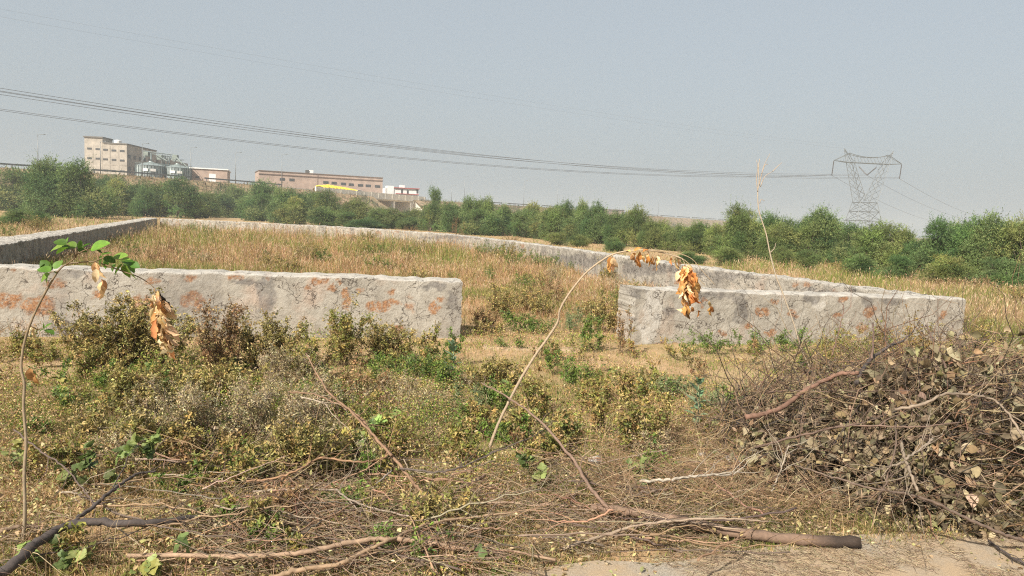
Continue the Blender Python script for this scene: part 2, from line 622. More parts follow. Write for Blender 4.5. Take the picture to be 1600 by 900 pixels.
def wall(label, path, t, res, seed, spots=(), stains=(), white=(), capn=0, rough=1.0, m=None):
    """path: (x, y, top z) of the near face's top edge; thickness t lies on the far side"""
    path = np.asarray(path, float)
    seg = np.r_[0, np.cumsum(np.linalg.norm(np.diff(path[:, :2], axis=0), axis=1))]
    ns = max(8, int(seg[-1] / res))
    s = np.linspace(0, seg[-1], ns)
    c = np.stack([np.interp(s, seg, path[:, q]) for q in range(3)], 1)
    d = nrm(np.gradient(c[:, :2], axis=0))
    n = np.stack([-d[:, 1], d[:, 0]], 1)
    top = c[:, 2] + (fbm(s * 1.3, 0 * s, seed, 4) - .5) * .03 * rough + (vnoise(s * 9, 0 * s, seed + 3) - .5) * .02 * rough
    nzv = max(6, int(1.0 / res)); ntv = max(3, int(t / res / 1.5))
    prof = [(0, h) for h in np.linspace(0, 1, nzv)] + [(q, 1) for q in np.linspace(0, 1, ntv)[1:-1]] + [(1, h) for h in np.linspace(1, 0, nzv)]
    rows = []
    for q, h in prof:
        # rounded shoulders
        rh = 1 - .0
        z = -.15 + (top + .15) * h
        out = (fbm(s * 2.1 + 40 * q, z * 2.1, seed + 7, 4) - .5) * .03 * rough + (fbm(s * 11 + 40 * q, z * 11, seed + 8, 3) - .5) * .011 * rough
        off = q * t + (-out if q < .5 else out)
        if h == 1:
            z = z + (fbm(s * 5, 0 * s + q * 3, seed + 9, 3) - .5) * .03 * rough - .02 * (2 * abs(q - .5)) ** 6
        else:
            z = z + (fbm(s * 5, 0 * s + q * 3, seed + 9, 3) - .5) * .03 * rough * h - .02 * h
        rows.append(np.column_stack([c[:, 0] + n[:, 0] * off, c[:, 1] + n[:, 1] * off, z]))
    V = np.stack(rows); nr = len(prof)
    # worn vertical ends
    wob = (fbm(np.arange(nr) * .35, np.zeros(nr), seed + 11, 3) - .5) * .045
    V[:, 0, :2] += d[0] * wob[:, None]; V[:, -1, :2] += d[-1] * wob[:, None]
    i, j = np.meshgrid(np.arange(nr - 1), np.arange(ns - 1), indexing='ij')
    Q = np.stack([i * ns + j, i * ns + j + 1, (i + 1) * ns + j + 1, (i + 1) * ns + j], -1).reshape(-1, 4)
    caps = []
    for jj, fl in ((0, 1), (ns - 1, 0)):
        for a in range(nr // 2):
            q4 = [a * ns + jj, (a + 1) * ns + jj, (nr - 2 - a) * ns + jj, (nr - 1 - a) * ns + jj]
            if a + 1 >= nr - 2 - a:
                break
            caps.append(q4 if fl else q4[::-1])
    Vf = V.reshape(-1, 3)
    px, py = proj(Vf)
    K = np.zeros((len(Vf), 3))
    if len(spots): K[:, 0] = patch_mask(px, py, spots, seed)
    rnd = fbm(Vf[:, 0] * 2.2 + Vf[:, 1] * 1.3, Vf[:, 2] * 3, seed + 31, 4)
    K[:, 0] = np.maximum(K[:, 0], sstep(.77, .80, rnd) * .8)
    if len(stains): K[:, 1] = patch_mask(px, py, stains, seed + 2) * .75
    run = fbm(s * 2.3, 0 * s, seed + 21, 3)
    K[:, 1] = np.maximum(K[:, 1], (sstep(.60, .74, run)[None] * np.ones((nr, 1))).ravel() * np.clip(fbm(Vf[:, 2] * 1.5, 0 * Vf[:, 2], seed + 23) + .1, 0, 1) * .55)
    if len(white): K[:, 2] = patch_mask(px, py, white, seed + 4)
    ontop = np.repeat(np.array([h == 1 for q, h in prof]), ns)     # coping painted paler, sunlight on the wall tops put into the colour
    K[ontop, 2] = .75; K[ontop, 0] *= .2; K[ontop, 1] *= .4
    mb = MB()
    mb.add(Vf, np.concatenate([Q, np.array(caps)]), K)
    base = np.array([c[ns // 2, 0], c[ns // 2, 1], 0])
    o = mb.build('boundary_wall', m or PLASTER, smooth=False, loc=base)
    tag(o, label, 'wall', 'rubble walls round the plot')
    return c, n


def base_top(px, ybase, ytop):
    p = on_z(px, ybase); q = at(px, ytop, p[1])
    return np.array([p[0], p[1], q[2]])


A0 = base_top(0, 525, 417); A1 = base_top(719, 529, 438)
d = (A1 - A0); d[2] = 0; d /= np.linalg.norm(d)
Aleft = A0 - d * 2.4
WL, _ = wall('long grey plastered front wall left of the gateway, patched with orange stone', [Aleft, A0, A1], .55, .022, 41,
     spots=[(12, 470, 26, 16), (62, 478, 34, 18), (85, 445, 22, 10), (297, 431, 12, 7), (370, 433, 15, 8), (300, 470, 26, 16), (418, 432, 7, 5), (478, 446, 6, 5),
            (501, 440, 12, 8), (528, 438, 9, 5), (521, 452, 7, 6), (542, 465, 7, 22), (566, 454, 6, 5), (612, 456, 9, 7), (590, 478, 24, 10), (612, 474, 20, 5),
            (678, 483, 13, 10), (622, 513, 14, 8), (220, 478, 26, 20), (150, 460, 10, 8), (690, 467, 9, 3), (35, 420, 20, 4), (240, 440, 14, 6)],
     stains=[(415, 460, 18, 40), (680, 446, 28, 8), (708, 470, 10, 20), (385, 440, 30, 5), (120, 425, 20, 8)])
B0 = base_top(989, 541, 449); B1 = base_top(1503, 533, 467)
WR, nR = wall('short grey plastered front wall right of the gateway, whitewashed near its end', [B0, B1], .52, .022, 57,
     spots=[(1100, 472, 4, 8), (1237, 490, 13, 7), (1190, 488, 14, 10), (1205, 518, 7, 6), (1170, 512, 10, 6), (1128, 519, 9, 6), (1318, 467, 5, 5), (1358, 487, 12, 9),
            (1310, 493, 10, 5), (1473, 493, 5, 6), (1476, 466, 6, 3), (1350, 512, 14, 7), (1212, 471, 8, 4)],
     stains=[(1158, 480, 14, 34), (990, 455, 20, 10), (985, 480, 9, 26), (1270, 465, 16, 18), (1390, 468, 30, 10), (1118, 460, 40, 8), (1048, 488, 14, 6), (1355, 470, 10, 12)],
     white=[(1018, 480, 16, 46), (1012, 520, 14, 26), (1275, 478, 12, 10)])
cornR = np.array([B1[0], B1[1], 0]); dR = nrm(B1 - B0); nr_ = np.array([-dR[1], dR[0], 0])
endp = cornR + nr_ * .50 + np.array([-.42, -.12, 0])
BK = [(250, 341, 55), (400, 347, 55), (600, 358, 45), (700, 365.5, 39.5), (800, 375, 34), (900, 390.5, 24), (1000, 406, 19), (1100, 418.5, 16.6), (1180, 428, 15.2)]
bp = []
for px, py, D in BK:
    p = at(px, py, D); bp.append(p)
bp.append(np.array([endp[0] - .5, endp[1] + .6, B1[2] + .03])); bp.append(np.array([endp[0], endp[1], B1[2] + .012]))
bp = np.array(bp)
bp_s = bp.copy(); bp_s[1:-2, :2] = (bp[:-3, :2] + 2 * bp[1:-2, :2] + bp[2:-1, :2]) / 4
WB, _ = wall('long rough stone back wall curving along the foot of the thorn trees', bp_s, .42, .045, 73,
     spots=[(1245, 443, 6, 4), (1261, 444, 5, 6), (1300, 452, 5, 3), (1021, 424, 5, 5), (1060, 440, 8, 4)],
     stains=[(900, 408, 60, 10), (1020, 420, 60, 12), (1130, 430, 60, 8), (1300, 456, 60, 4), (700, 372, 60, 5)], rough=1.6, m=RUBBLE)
Lc = at(0, 381, 15.0)
Lfar = bp[0] + np.array([-.1, -.25, 0])
Lnear = Lc + (Lc - Lfar) * .16; Lnear[2] = Lc[2]
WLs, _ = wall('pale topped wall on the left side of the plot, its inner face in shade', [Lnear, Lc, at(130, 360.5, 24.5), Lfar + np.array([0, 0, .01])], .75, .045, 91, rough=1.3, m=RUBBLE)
PLOT = np.array([[*Aleft[:2]], [*A1[:2]], [*B0[:2]], [*endp[:2]]] + [list(p[:2]) for p in bp_s[::-1][1:]] + [list(Lc[:2])])
# ------------------------------------------------------------------ far buildings
concrete = plain('old_concrete', (.33, .30, .26), .9, .25, .7, useattr=True)
brick_far = plain('pink_brick', (.38, .28, .22), .9, .22, .5, useattr=True)
dark_win = plain('window_dark', (.05, .05, .05), .5, .2, 1)
whitewash = plain('white_paint', (.72, .70, .66), .8, .12, 1.0, useattr=True)
cream = plain('cream_concrete', (.82, .78, .68), .85, .18, .8, useattr=True)
steel = plain('weathered_steel', (.21, .24, .235), .5, .25, 1.0, metal=.3, useattr=True)
redpaint = plain('red_paint', (.34, .07, .06), .7, .2, 1)


class Block:
    """a box building whose front runs between two picture columns at given depths; all sizes are real"""
    def __init__(s, pxa, Da, pxb, Db, depth):
        a = at(pxa, 300, Da); b_ = at(pxb, 300, Db)
        s.o = np.array([a[0], a[1], 0]); v = np.array([b_[0] - a[0], b_[1] - a[1], 0])
        s.w = np.linalg.norm(v); s.ex = v / s.w
        s.ey = np.array([-s.ex[1], s.ex[0], 0]); s.d = depth; s.pa, s.pb = pxa, pxb; s.Da, s.Db = Da, Db

    def z(s, px, py):
        t = (px - s.pa) / (s.pb - s.pa)
        return at(px, py, s.Da + (s.Db - s.Da) * t)[2]

    def u(s, px):
        d = ray(px, 300)
        # intersect with the front plane
        n = np.array([s.ey[0], s.ey[1]]); t = (n @ (s.o[:2] - CAM[:2])) / (n @ d[:2])
        return (CAM[:2] + d[:2] * t - s.o[:2]) @ s.ex[:2]

    def p(s, u, v, z):
        return s.o + s.ex * u + s.ey * v + UP * z

    def box(s, mb, u0_, u1, v0, v1, z0, z1, K=(1, 1, 1)):
        box(mb, s.p(u0_, v0, z0), s.ex * (u1 - u0_), s.ey * (v1 - v0), UP * (z1 - z0), K)


def part(mb, name, m, root, **kw):
    o = mb.build(name, m, loc=root.location, **kw)
    o.location = (0, 0, 0)
    o.parent = root
    return o


def windows(B, root, cs, wpx, hpx, ledge=True):
    for px, py in cs:
        u, z = B.u(px), B.z(px, py)
        uw = (B.u(px + wpx / 2) - B.u(px - wpx / 2)); hh = hpx * B.Da / F
        mb = MB(); B.box(mb, u - uw / 2, u + uw / 2, -.08, .1, z - hh / 2, z + hh / 2)
        wo = part(mb, 'window', dark_win, root)
        mb = MB()
        for q in (.33, .66):
            B.box(mb, u - uw / 2 + uw * q - .04, u - uw / 2 + uw * q + .04, -.11, -.085, z - hh / 2, z + hh / 2, (.6, .55, .5))
        if ledge:
            B.box(mb, u - uw / 2 - .25, u + uw / 2 + .25, -.45, -.005, z + hh / 2 + .02, z + hh / 2 + .14)
        part(mb, 'window_ledge', concrete, wo)


# --- tall grain mill
B = Block(133, 206, 198.5, 207, 21)
root = empty('mill_building', B.o); tag(root, 'tall grey concrete mill building with rows of small windows, left of the silos', 'building')
zt = B.z(190, 225.5); ztow = B.z(145, 215); ut = B.u(161)
mb = MB(); B.box(mb, 0, B.w, 0, B.d, -.3, zt, (1.08, 1.05, 1.0))
for q in np.linspace(0, B.w, 6)[1:-1]:
    B.box(mb, q - .15, q + .15, -.05, .05, 0, zt - .6, (1, .97, .92))
for zz in (.45, .68):
    B.box(mb, 0, B.w, -.04, .04, zt * zz, zt * zz + .35, (1, .97, .92))
wl = part(mb, 'wall', concrete, root)
mb = MB(); B.box(mb, -.03, ut, -.03, 6, -.3, ztow, (1.08, 1.05, 1.0)); part(mb, 'tower_wall', concrete, root)
mb = MB(); B.box(mb, -.25, ut + .15, -.3, 6.2, ztow, ztow + .35, (.45, .45, .45))
B.box(mb, ut + .2, B.w + .15, -.2, B.d + .2, zt, zt + .3, (.45, .45, .45)); part(mb, 'parapet', concrete, root)
zx = lambda X: 120 + X / 8; zy = lambda Y_: 200 + Y_ / 8
windows(B, root, [(zx(X), zy(Y_)) for X, Y_ in [(165, 257), (268, 264), (363, 271), (467, 281), (570, 287), (165, 377), (268, 383), (363, 391), (467, 398), (570, 406), (467, 538), (570, 541), (363, 530)]], 7, 2.8)
for q in (1.0, 4.5, 8, 11.5, 15):
    for zz in (.45, .62, .8):
        mb = MB(); box(mb, B.p(B.w + .005, q, zt * zz), B.ex * .06, B.ey * 1.4, UP * 1.0)
        part(mb, 'window', dark_win, root)
# stepped rear block with machinery on its roof
mb = MB(); B.box(mb, B.w - 5, B.w + .6, B.d + .05, B.d + 26, -.3, zt - 1.8, (.95, .92, .9)); part(mb, 'rear_block', concrete, root)
mb = MB()
for q, h_, w_ in ((3, .8, 1.4), (8, 1.1, 1.5), (12.5, .7, 1.2), (17, 1.2, 1.3), (22, .9, 1.4)):
    B.box(mb, B.w - 3.5, B.w - .6, B.d + q, B.d + q + w_, zt - 1.79, zt - 1.8 + h_, (.9, .9, .85))
    bar(mb, B.p(B.w - 1, B.d + q, zt - 1.8 + h_), B.p(B.w - 1, B.d + q + 5, zt - .6), .12)
part(mb, 'roof_machinery', steel, root)
mb = MB()
a = np.arange(13) * np.pi / 12
c_ = B.p(B.w - 3.6, 3, zt + .3)
tube(mb, np.array([c_, c_ + UP * .9, c_ + UP * 1.1]), [.95, .95, .3], np.array([1, 1, 1.]), 14); part(mb, 'water_tank', whitewash, root)

# --- silos
def silo(pxl, pxr, D, ytop, yapex, label):
    a, b_ = at(pxl, 270, D), at(pxr, 270, D)
    c = (a + b_) / 2; r = np.linalg.norm(b_ - a) / 2; c[2] = 0
    zt_ = at((pxl + pxr) / 2, ytop, D - r)[2]; za = at((pxl + pxr) / 2, yapex, D)[2]
    root = empty('grain_silo', c); tag(root, label, 'silo', 'steel grain silos')
    mb = MB(); n = 120; t = np.arange(n) * 2 * np.pi / n
    rr = r * (1 + .006 * np.cos(t * 40))
    zs = np.linspace(-.3, zt_, 24); V = np.array([[c[0] + rr[i] * (1 + .004 * (k % 2)) * math.cos(t[i]), c[1] + rr[i] * (1 + .004 * (k % 2)) * math.sin(t[i]), z] for k, z in enumerate(zs) for i in range(n)])
    i, j = np.meshgrid(np.arange(len(zs) - 1), np.arange(n), indexing='ij')
    Q = np.stack([i * n + j, i * n + (j + 1) % n, (i + 1) * n + (j + 1) % n, (i + 1) * n + j], -1).reshape(-1, 4)
    K = np.ones((len(V), 3)) * np.repeat(R.uniform(.85, 1.15, 24), n)[:, None] * np.tile(np.repeat(R.choice([.75, 1, 1.25], 24), 5), 24)[:, None]
    mb.add(V, Q, K * 1.4); part(mb, 'shell', steel, root)
    mb = MB()
    tube(mb, np.array([[c[0], c[1], zt_ - .02], [c[0], c[1], zt_ + (za - zt_) * .88], [c[0], c[1], za], [c[0], c[1], za + .15]]), [r * 1.03, r * .16, r * .14, r * .12], np.array([1.25, 1.25, 1.2]), 40); rf = part(mb, 'roof', steel, root)
    mb = MB()
    for k in range(20):
        q = k * np.pi / 10
        e = np.array([math.cos(q), math.sin(q), 0])
        bar(mb, c + e * r * 1.03 + UP * (zt_ + .05), c + e * r * .17 + UP * (zt_ + (za - zt_) * .88 + .06), .05)
    part(mb, 'roof_rib', steel, rf)
    mb = MB()
    for k in range(28):
        q = k * np.pi / 14
        e = np.array([math.cos(q), math.sin(q), 0]); bar(mb, c + e * r * 1.02, c + e * r * 1.02 + UP * zt_, .08, (.55, .6, .6))
    part(mb, 'stiffener', steel, root)
    mb = MB()
    ring = np.array([[c[0] + r * 1.04 * math.cos(q), c[1] + r * 1.04 * math.sin(q), zt_ + .6] for q in np.linspace(0, 2 * np.pi, 41)])
    tube(mb, ring, .05, np.array([.8, .9, .9]), 4, False)
    for q in ring[::2]:
        bar(mb, q, q - UP * .6, .03, (.8, .9, .9))
    part(mb, 'eave_railing', steel, root)
    e = nrm(np.array([-c[0], -c[1], 0])); s_ = np.array([-e[1], e[0], 0])
    for off, in ((-.32,), (.18,)):
        mb = MB(); th = off
        ee = e * math.cos(th) + s_ * math.sin(th); ss = np.array([-ee[1], ee[0], 0])
        box(mb, c + ee * r * 1.04 - ss * .8 + UP * (zt_ - 1.6), ss * 1.3, ee * .06, UP * .7)
        part(mb, 'sign_panel', whitewash, root)
    return c, r, zt_, za


s1 = silo(214.4, 257, 203, 258, 252.5, 'left hand steel silo with conical roof, close beside the mill building')
s2 = silo(257.8, 297, 206, 261.5, 256, 'right hand steel silo with conical roof, next to the low brick shed')
# elevator and conveyor bridge over the silos
top1 = at(259, 243, 210); base1 = np.array([top1[0], top1[1], 0])
root = empty('grain_elevator', base1); tag(root, 'steel elevator tower with conveyor bridge crossing above the two silos', 'elevator')
mb = MB()
for dx in (-.7, .7):
    for dy in (-.7, .7):
        bar(mb, base1 + [dx, dy, 0], base1 + [dx, dy, top1[2]], .12)
for z in np.arange(0, top1[2] - 1.5, 1.5):
    for (a_, b__) in (((-.7, -.7), (.7, -.7)), ((.7, -.7), (.7, .7)), ((-.7, .7), (-.7, -.7))):
        bar(mb, base1 + [*a_, z], base1 + [*b__, z + 1.5], .06)
part(mb, 'tower', steel, root)
mb = MB()
for (pa, pb) in (((224, 236, 208), (279, 243, 208)), ((224, 239, 208), (279, 246, 208)), ((226, 240.5, 209), (249, 242, 209))):
    a_, b__ = at(*pa), at(*pb)
    bar(mb, a_, b__, .16)
for q in np.linspace(0, 1, 14):
    a_ = at(224, 236, 208) * (1 - q) + at(279, 243, 208) * q; b__ = at(224, 239, 208) * (1 - q) + at(279, 246, 208) * q
    bar(mb, a_, b__, .07)
part(mb, 'conveyor', steel, root)
for px, py in ((276, 243), (231, 238), (252, 243)):
    mb = MB(); q = at(px, py, 208); box(mb, q - [.9, .8, 1.2], (1.3, 0, 0), (0, 1.2, 0), (0, 0, 1.3), (.9, .9, .8)); part(mb, 'drive_house', steel, root)
mb = MB()
for (pa, pb, rd) in (((276, 246, 207), (285, 256, 206), .22), ((276, 247, 207), (272, 253, 206), .2), ((236, 240, 207), (236, 250, 204), .2), ((244, 242, 207), (262, 252, 205), .16), ((278, 248, 207), (294, 262, 205.5), .15), ((228, 242, 207), (222, 252, 204), .16)):
    tube(mb, np.array([at(*pa), at(*pb)]), rd, np.array([.8, .8, .75]), 6)
part(mb, 'chute', steel, root)

# --- low brick shed
B = Block(297.5, 208, 355, 211, 16)
root = empty('brick_shed', B.o); tag(root, 'low pink brick shed with one white doorway, right of the silos', 'building')
zt = B.z(326, 264.5)
mb = MB(); B.box(mb, 0, B.w, 0, B.d, -.3, zt); part(mb, 'wall', brick_far, root)
mb = MB(); B.box(mb, -.3, B.w + .3, -.3, B.d + .3, zt, zt + .3); part(mb, 'roof', whitewash, root)
mb = MB(); B.box(mb, B.u(326.5), B.u(337), -.06, .05, B.z(331, 285), B.z(331, 271.5)); part(mb, 'door', whitewash, root)
windows(B, root, [(308.5, 276.5)], 5.5, 3.2)
# --- long brick building
B = Block(404.5, 236, 597.5, 252, 14)
root = empty('brick_building', B.o); tag(root, 'long low pink brick factory building with a row of dark windows above the bridge', 'building')
zt = (B.z(405, 265.5) + B.z(597, 279.5)) / 2
mb = MB(); B.box(mb, 0, B.w, 0, B.d, -.3, zt)
for px in (440, 496):
    B.box(mb, B.u(px) - .1, B.u(px) + .1, -.08, .05, 0, zt - .2, (.6, .55, .5))
part(mb, 'wall', brick_far, root)
mb = MB(); B.box(mb, -.12, B.w + .12, -.18, .2, zt - 1.05, zt - .8, (.35, .3, .28)); B.box(mb, -.15, B.w + .15, -.2, B.d + .15, zt, zt + .22, (.4, .36, .33)); part(mb, 'parapet', brick_far, root)
windows(B, root, [(380 + X / 4, 230 + Y_ / 4) for X, Y_ in ((243, 200), (303, 204), (515, 220), (567, 224), (625, 229), (674, 234), (732, 238), (780, 241), (838, 245))], 8, 4)
mb = MB(); B.box(mb, B.u(479), B.u(484), 2, 3.5, zt + .23, zt + 1.25, (.25, .25, .25)); part(mb, 'roof_box', concrete, root)
mb = MB(); B.box(mb, B.u(485), B.u(490.5), 2, 3.5, zt + .23, zt + 1.3); part(mb, 'water_tank', whitewash, root)
# --- white house
B = Block(605, 268, 654, 272, 9)
root = empty('white_house', B.o); tag(root, 'small white flat roofed house with dark red trim beyond the bridge', 'house')
zt = B.z(630, 294.5)
mb = MB(); B.box(mb, 0, B.w, 0, B.d, -.3, zt); B.box(mb, 0, B.u(615), -.3, 4, -.3, zt + .7); part(mb, 'wall', whitewash, root)
mb = MB(); B.box(mb, B.u(615.2), B.w + .3, -.5, B.d + .3, zt, zt + .28); B.box(mb, B.u(618), B.w, -.35, -.01, B.z(635, 303.6), B.z(635, 302.6)); part(mb, 'trim', redpaint, root)
mb = MB(); B.box(mb, B.u(626), B.u(633), 1, 3, zt + .3, zt + 1.2); part(mb, 'roof_tank', whitewash, root)
windows(B, root, [(609.5, 297), (628, 299), (637, 300.5), (652, 299)], 2.8, 6.5, False)
# --- distant hut on the crest
B = Block(952, 400, 977, 405, 8)
root = empty('brick_hut', B.o); tag(root, 'tiny distant brick hut showing above the thorn trees at the highway', 'building')
zt = B.z(965, 328)
mb = MB(); B.box(mb, 0, B.w, 0, B.d, -.3, zt); part(mb, 'wall', brick_far, root)
mb = MB(); B.box(mb, -.3, B.w + .3, -.3, B.d + .3, zt, zt + .3); part(mb, 'roof', concrete, root)

# ------------------------------------------------------------------ bridge over the underpass
def ept(D, off, z):
    e = eline(D, off); return np.array([e[0], e[1], z])


e3 = np.array([ED[0], ED[1], 0]); n3 = np.array([EN[0], EN[1], 0])
Dm = (G0 + G1) / 2
root = empty('road_bridge', ept(Dm, 8, 0)); tag(root, 'pale concrete road bridge carrying the highway over an underpass', 'bridge')
def along(mb, D0, D1, o0, o1, zb, zt_, K=(1, 1, 1)):
    """a slab following the line between two depths; zb/zt are functions of D"""
    Ds = np.linspace(D0, D1, max(2, int((D1 - D0) / 6)))
    for a_, b__ in zip(Ds[:-1], Ds[1:]):
        V = [ept(a_, o0, zb(a_)), ept(b__, o0, zb(b__)), ept(b__, o1, zb(b__)), ept(a_, o1, zb(a_)), ept(a_, o0, zt_(a_)), ept(b__, o0, zt_(b__)), ept(b__, o1, zt_(b__)), ept(a_, o1, zt_(a_))]
        mb.add(np.array(V), BOXQ, np.asarray(K, float))


mb = MB(); along(mb, G0 - .5, G1 + .5, .2, 15.8, lambda D: crest(D) - 1.1, lambda D: crest(D) + .03); part(mb, 'deck', cream, root)
D0, D1 = eD(492), eD(664)
for o_ in (-.35, 15.85):
    mb = MB(); along(mb, D0, D1, o_, o_ + .45, lambda D: crest(D) - .75 if G0 - 30 < D else crest(D) - .2, lambda D: crest(D) + 1.05)
    if o_ < 0:
        for D in np.arange(D0, D1, 2.6):
            q = ept(D, o_ - .06, crest(D) - .6); box(mb, q, e3 * .16, -n3 * .08, UP * 1.6, (.8, .78, .75))
    part(mb, 'parapet', cream, root)
for D in (G0 + .4, Dm + .3, G1 - .6):
    mb = MB(); q = ept(D, -.2, -.3); box(mb, q, e3 * 1.0, n3 * 16.2, UP * (crest(D) - .85), (1, 1, 1)) if D != Dm + .3 else box(mb, q + n3 * .4, e3 * .8, n3 * 1.2, UP * (crest(D) - .85), (1, 1, 1))
    part(mb, 'abutment' if D != Dm + .3 else 'pier', cream, root)
for D, sgn in ((G1 + .6, 1), (G0 - .6, -1)):
    mb = MB(); q = ept(D, -.2, -.3)
    v = nrm(e3 * sgn - n3 * .9) * 9
    V = [q, q + v, q + v + n3 * .4, q + n3 * .4, q + UP * (crest(D) - .3), q + v + UP * 2.5, q + v + n3 * .4 + UP * 2.5, q + n3 * .4 + UP * (crest(D) - .3)]
    mb.add(np.array(V), BOXQ if sgn > 0 else BOXQ[:, ::-1], np.array([.95, .95, .95])); part(mb, 'wing_wall', cream, root)

# yellow tarpaulin covered stack and white car on the highway
ytarp = plain('yellow_tarpaulin', (.72, .47, .03), .6, .2, 2.0, bmp=.1)
D0, D1 = eDo(498, 4.3), eDo(554, 4.3)
n_ = 60; t = np.linspace(0, 1, n_); mb = MB(); V = []
for k, q in enumerate(t):
    D = D0 + (D1 - D0) * q
    h_ = 2.0 * (math.sin(math.pi * min(max(q * .94 + .03, 0), 1)) ** .12) * (1.05 - .25 * q) + .22 * math.sin(q * 60) + R.normal(0, .05)
    for s_ in np.linspace(0, 1, 13):
        a_ = math.pi * s_
        V.append(ept(D, 4.3 - 2.4 * math.cos(a_), crest(D) + .04 + max(.15, h_) * math.sin(a_) ** .6))
i, j = np.meshgrid(np.arange(n_ - 1), np.arange(12), indexing='ij')
mb.add(np.array(V), np.stack([i * 13 + j, i * 13 + j + 1, (i + 1) * 13 + j + 1, (i + 1) * 13 + j], -1).reshape(-1, 4)[:, ::-1], (1, 1, 1))
o = mb.build('covered_stack', ytarp, loc=ept((D0 + D1) / 2, 4.3, crest(222)))
tag(o, 'long heap under a bright yellow tarpaulin beside the brick building', 'covered heap')


def car(px, off, K, label):
    D = eDo(px, off); q = ept(D, off, crest(D) + .03)
    root = empty('parked_car', q); tag(root, label, 'car')
    paint = plain('car_paint', K, .35, .04, 1); L_, W_ = 4.4, 1.75
    def prism(prof, w_, m, name, parent=None):
        mb = MB(); n = len(prof)
        V = np.array([q + e3 * (x - L_ / 2) + n3 * (y * w_ / 2) + UP * z for y in (-1, 1) for x, z in prof])
        Qs = [[i, (i + 1) % n, n + (i + 1) % n, n + i] for i in range(n)]
        Ts = [[0, i + 1, i] for i in range(1, n - 1)] + [[n, n + i, n + i + 1] for i in range(1, n - 1)]
        mb.add2(V, Qs, Ts, np.ones(3)); return part(mb, name, m, root)
    prism([(0, .35), (4.4, .35), (4.4, .85), (4.1, .95), (3.3, 1.0), (0.05, 1.0), (0, .8)], W_, paint, 'body')
    prism([(.2, 1.0), (3.25, 1.0), (2.55, 1.52), (.75, 1.56)], W_ * .9, paint, 'cabin')
    prism([(.45, 1.04), (3.0, 1.04), (2.45, 1.45), (.85, 1.47)], W_ * .915, dark_win, 'window')
    for x in (.85, 3.5):
        for y in (-.85, .85):
            mb = MB(); c = q + e3 * (x - L_ / 2) + n3 * y + UP * .33
            tube(mb, np.array([c - n3 * .1, c + n3 * .1]), .33, np.ones(3), 16); part(mb, 'wheel', dark_win, root)


car(561, 5, (.75, .75, .74), 'white car on the highway at the end of the yellow heap')

# ------------------------------------------------------------------ guard rails along the crest
rail_m = plain('galvanised_rail', (.2, .2, .2), .6, .2, 1)
D = 88.0
gi = 0
while D < 540:
    De = D + 22
    if not (eD(488) - 8 < D < eD(668)):
        root = empty('guard_rail', ept(D, .1, crest(D)))
        tag(root, 'grey steel guard rail section along the crest of the highway embankment', 'guard rail', 'guard rails along the highway crest')
        mb = MB(); along(mb, D, De - 3, .0, .12, lambda q: crest(q) + .5, lambda q: crest(q) + .82); part(mb, 'rail', rail_m, root)
        for q in np.arange(D + .5, De - 3, 4.5):
            mb = MB(); box(mb, ept(q, .13, crest(q) - .3), e3 * .14, n3 * .14, UP * 1.05); part(mb, 'post', rail_m, root)
    D = De

# ------------------------------------------------------------------ street lamps
lamp_m = plain('lamp_steel', (.22, .23, .23), .5, .2, 1, metal=.3)
def lamp(px, ytop, ybase, off, label, group=None):
    D = eD(px) + (6 if off > 5 else 0); q = at(px, ybase, D); q0 = np.array([q[0], q[1], float(crest(eD(px))) - .05]); tz = at(px, ytop, q[1])[2]
    root = empty('street_lamp', q0); tag(root, label, 'street lamp', group)
    mb = MB(); tube(mb, np.array([q0, [q0[0], q0[1], tz]]), [.085, .05], np.ones(3), 8); part(mb, 'pole', lamp_m, root)
    mb = MB(); tube(mb, smooth_path(np.array([[q0[0], q0[1], tz - .4], [q0[0] + .25, q0[1], tz - .05], [q0[0] + .9, q0[1] + .15, tz + .05]])), .03, np.ones(3), 6); part(mb, 'arm', lamp_m, root)
    mb = MB(); box(mb, (q0[0] + .75, q0[1] + .05, tz + .02), (.6, .1, 0), (-.04, .25, 0), (0, 0, .10)); part(mb, 'lamp_head', lamp_m, root)


G = 'street lamps along the highway'
lamp(59.5, 210, 264, .6, 'street lamp standing alone at the far left above the thorn trees', G)
lamp(157, 221, 273, .6, 'street lamp in front of the tall mill building', G)
lamp(222.5, 224, 277, .6, 'pale lamp pole between the mill building and the silos', G)
lamp(298, 230, 282, .6, 'street lamp at the left end of the low brick shed', G)
lamp(368, 238, 287, .6, 'street lamp at the right end of the low brick shed', G)
lamp(440, 241, 292, .6, 'street lamp standing before the long brick building', G)
for px, yt, yb in ((705, 290, 318), (725, 275, 319), (818, 282, 322), (870, 290, 327), (908, 290, 330), (1028, 300, 338), (1126, 312, 345)):
    lamp(px, yt, yb, .6, 'faint slim street lamp on the distant highway right of the bridge', G)

# ------------------------------------------------------------------ pylon and lines
galv = plain('galvanised_steel', (.12, .13, .13), .6, .15, .5)
PD = 300.0
pc = at(1347.5, 360, PD); pc[2] = 0
sc_ = PD / F                                    # metres per pixel at the pylon
root = empty('transmission_pylon', pc); tag(root, 'tall lattice steel pylon with a wide crossarm behind the thorn trees on the right', 'pylon')
ax = nrm(np.array([1., .12, 0])); ay = np.array([-ax[1], ax[0], 0])
def pz(py): return EYE + (367 - py) * sc_


def pp(u, v, z): return pc + ax * u + ay * v + UP * z


zw, zb_, zu, zl = pz(317), 0., pz(243), pz(257)   # waist, base, beam top, beam bottom
hw = 3.6; hb = 6.6
mb = MB(); r_ = .14
cors = [(-1, -1), (1, -1), (1, 1), (-1, 1)]
def legp(c, z):
    t = (z - zb_) / (zw - zb_); h_ = hb + (hw - hb) * t
    return pp(c[0] * h_, c[1] * h_ * .8, z)


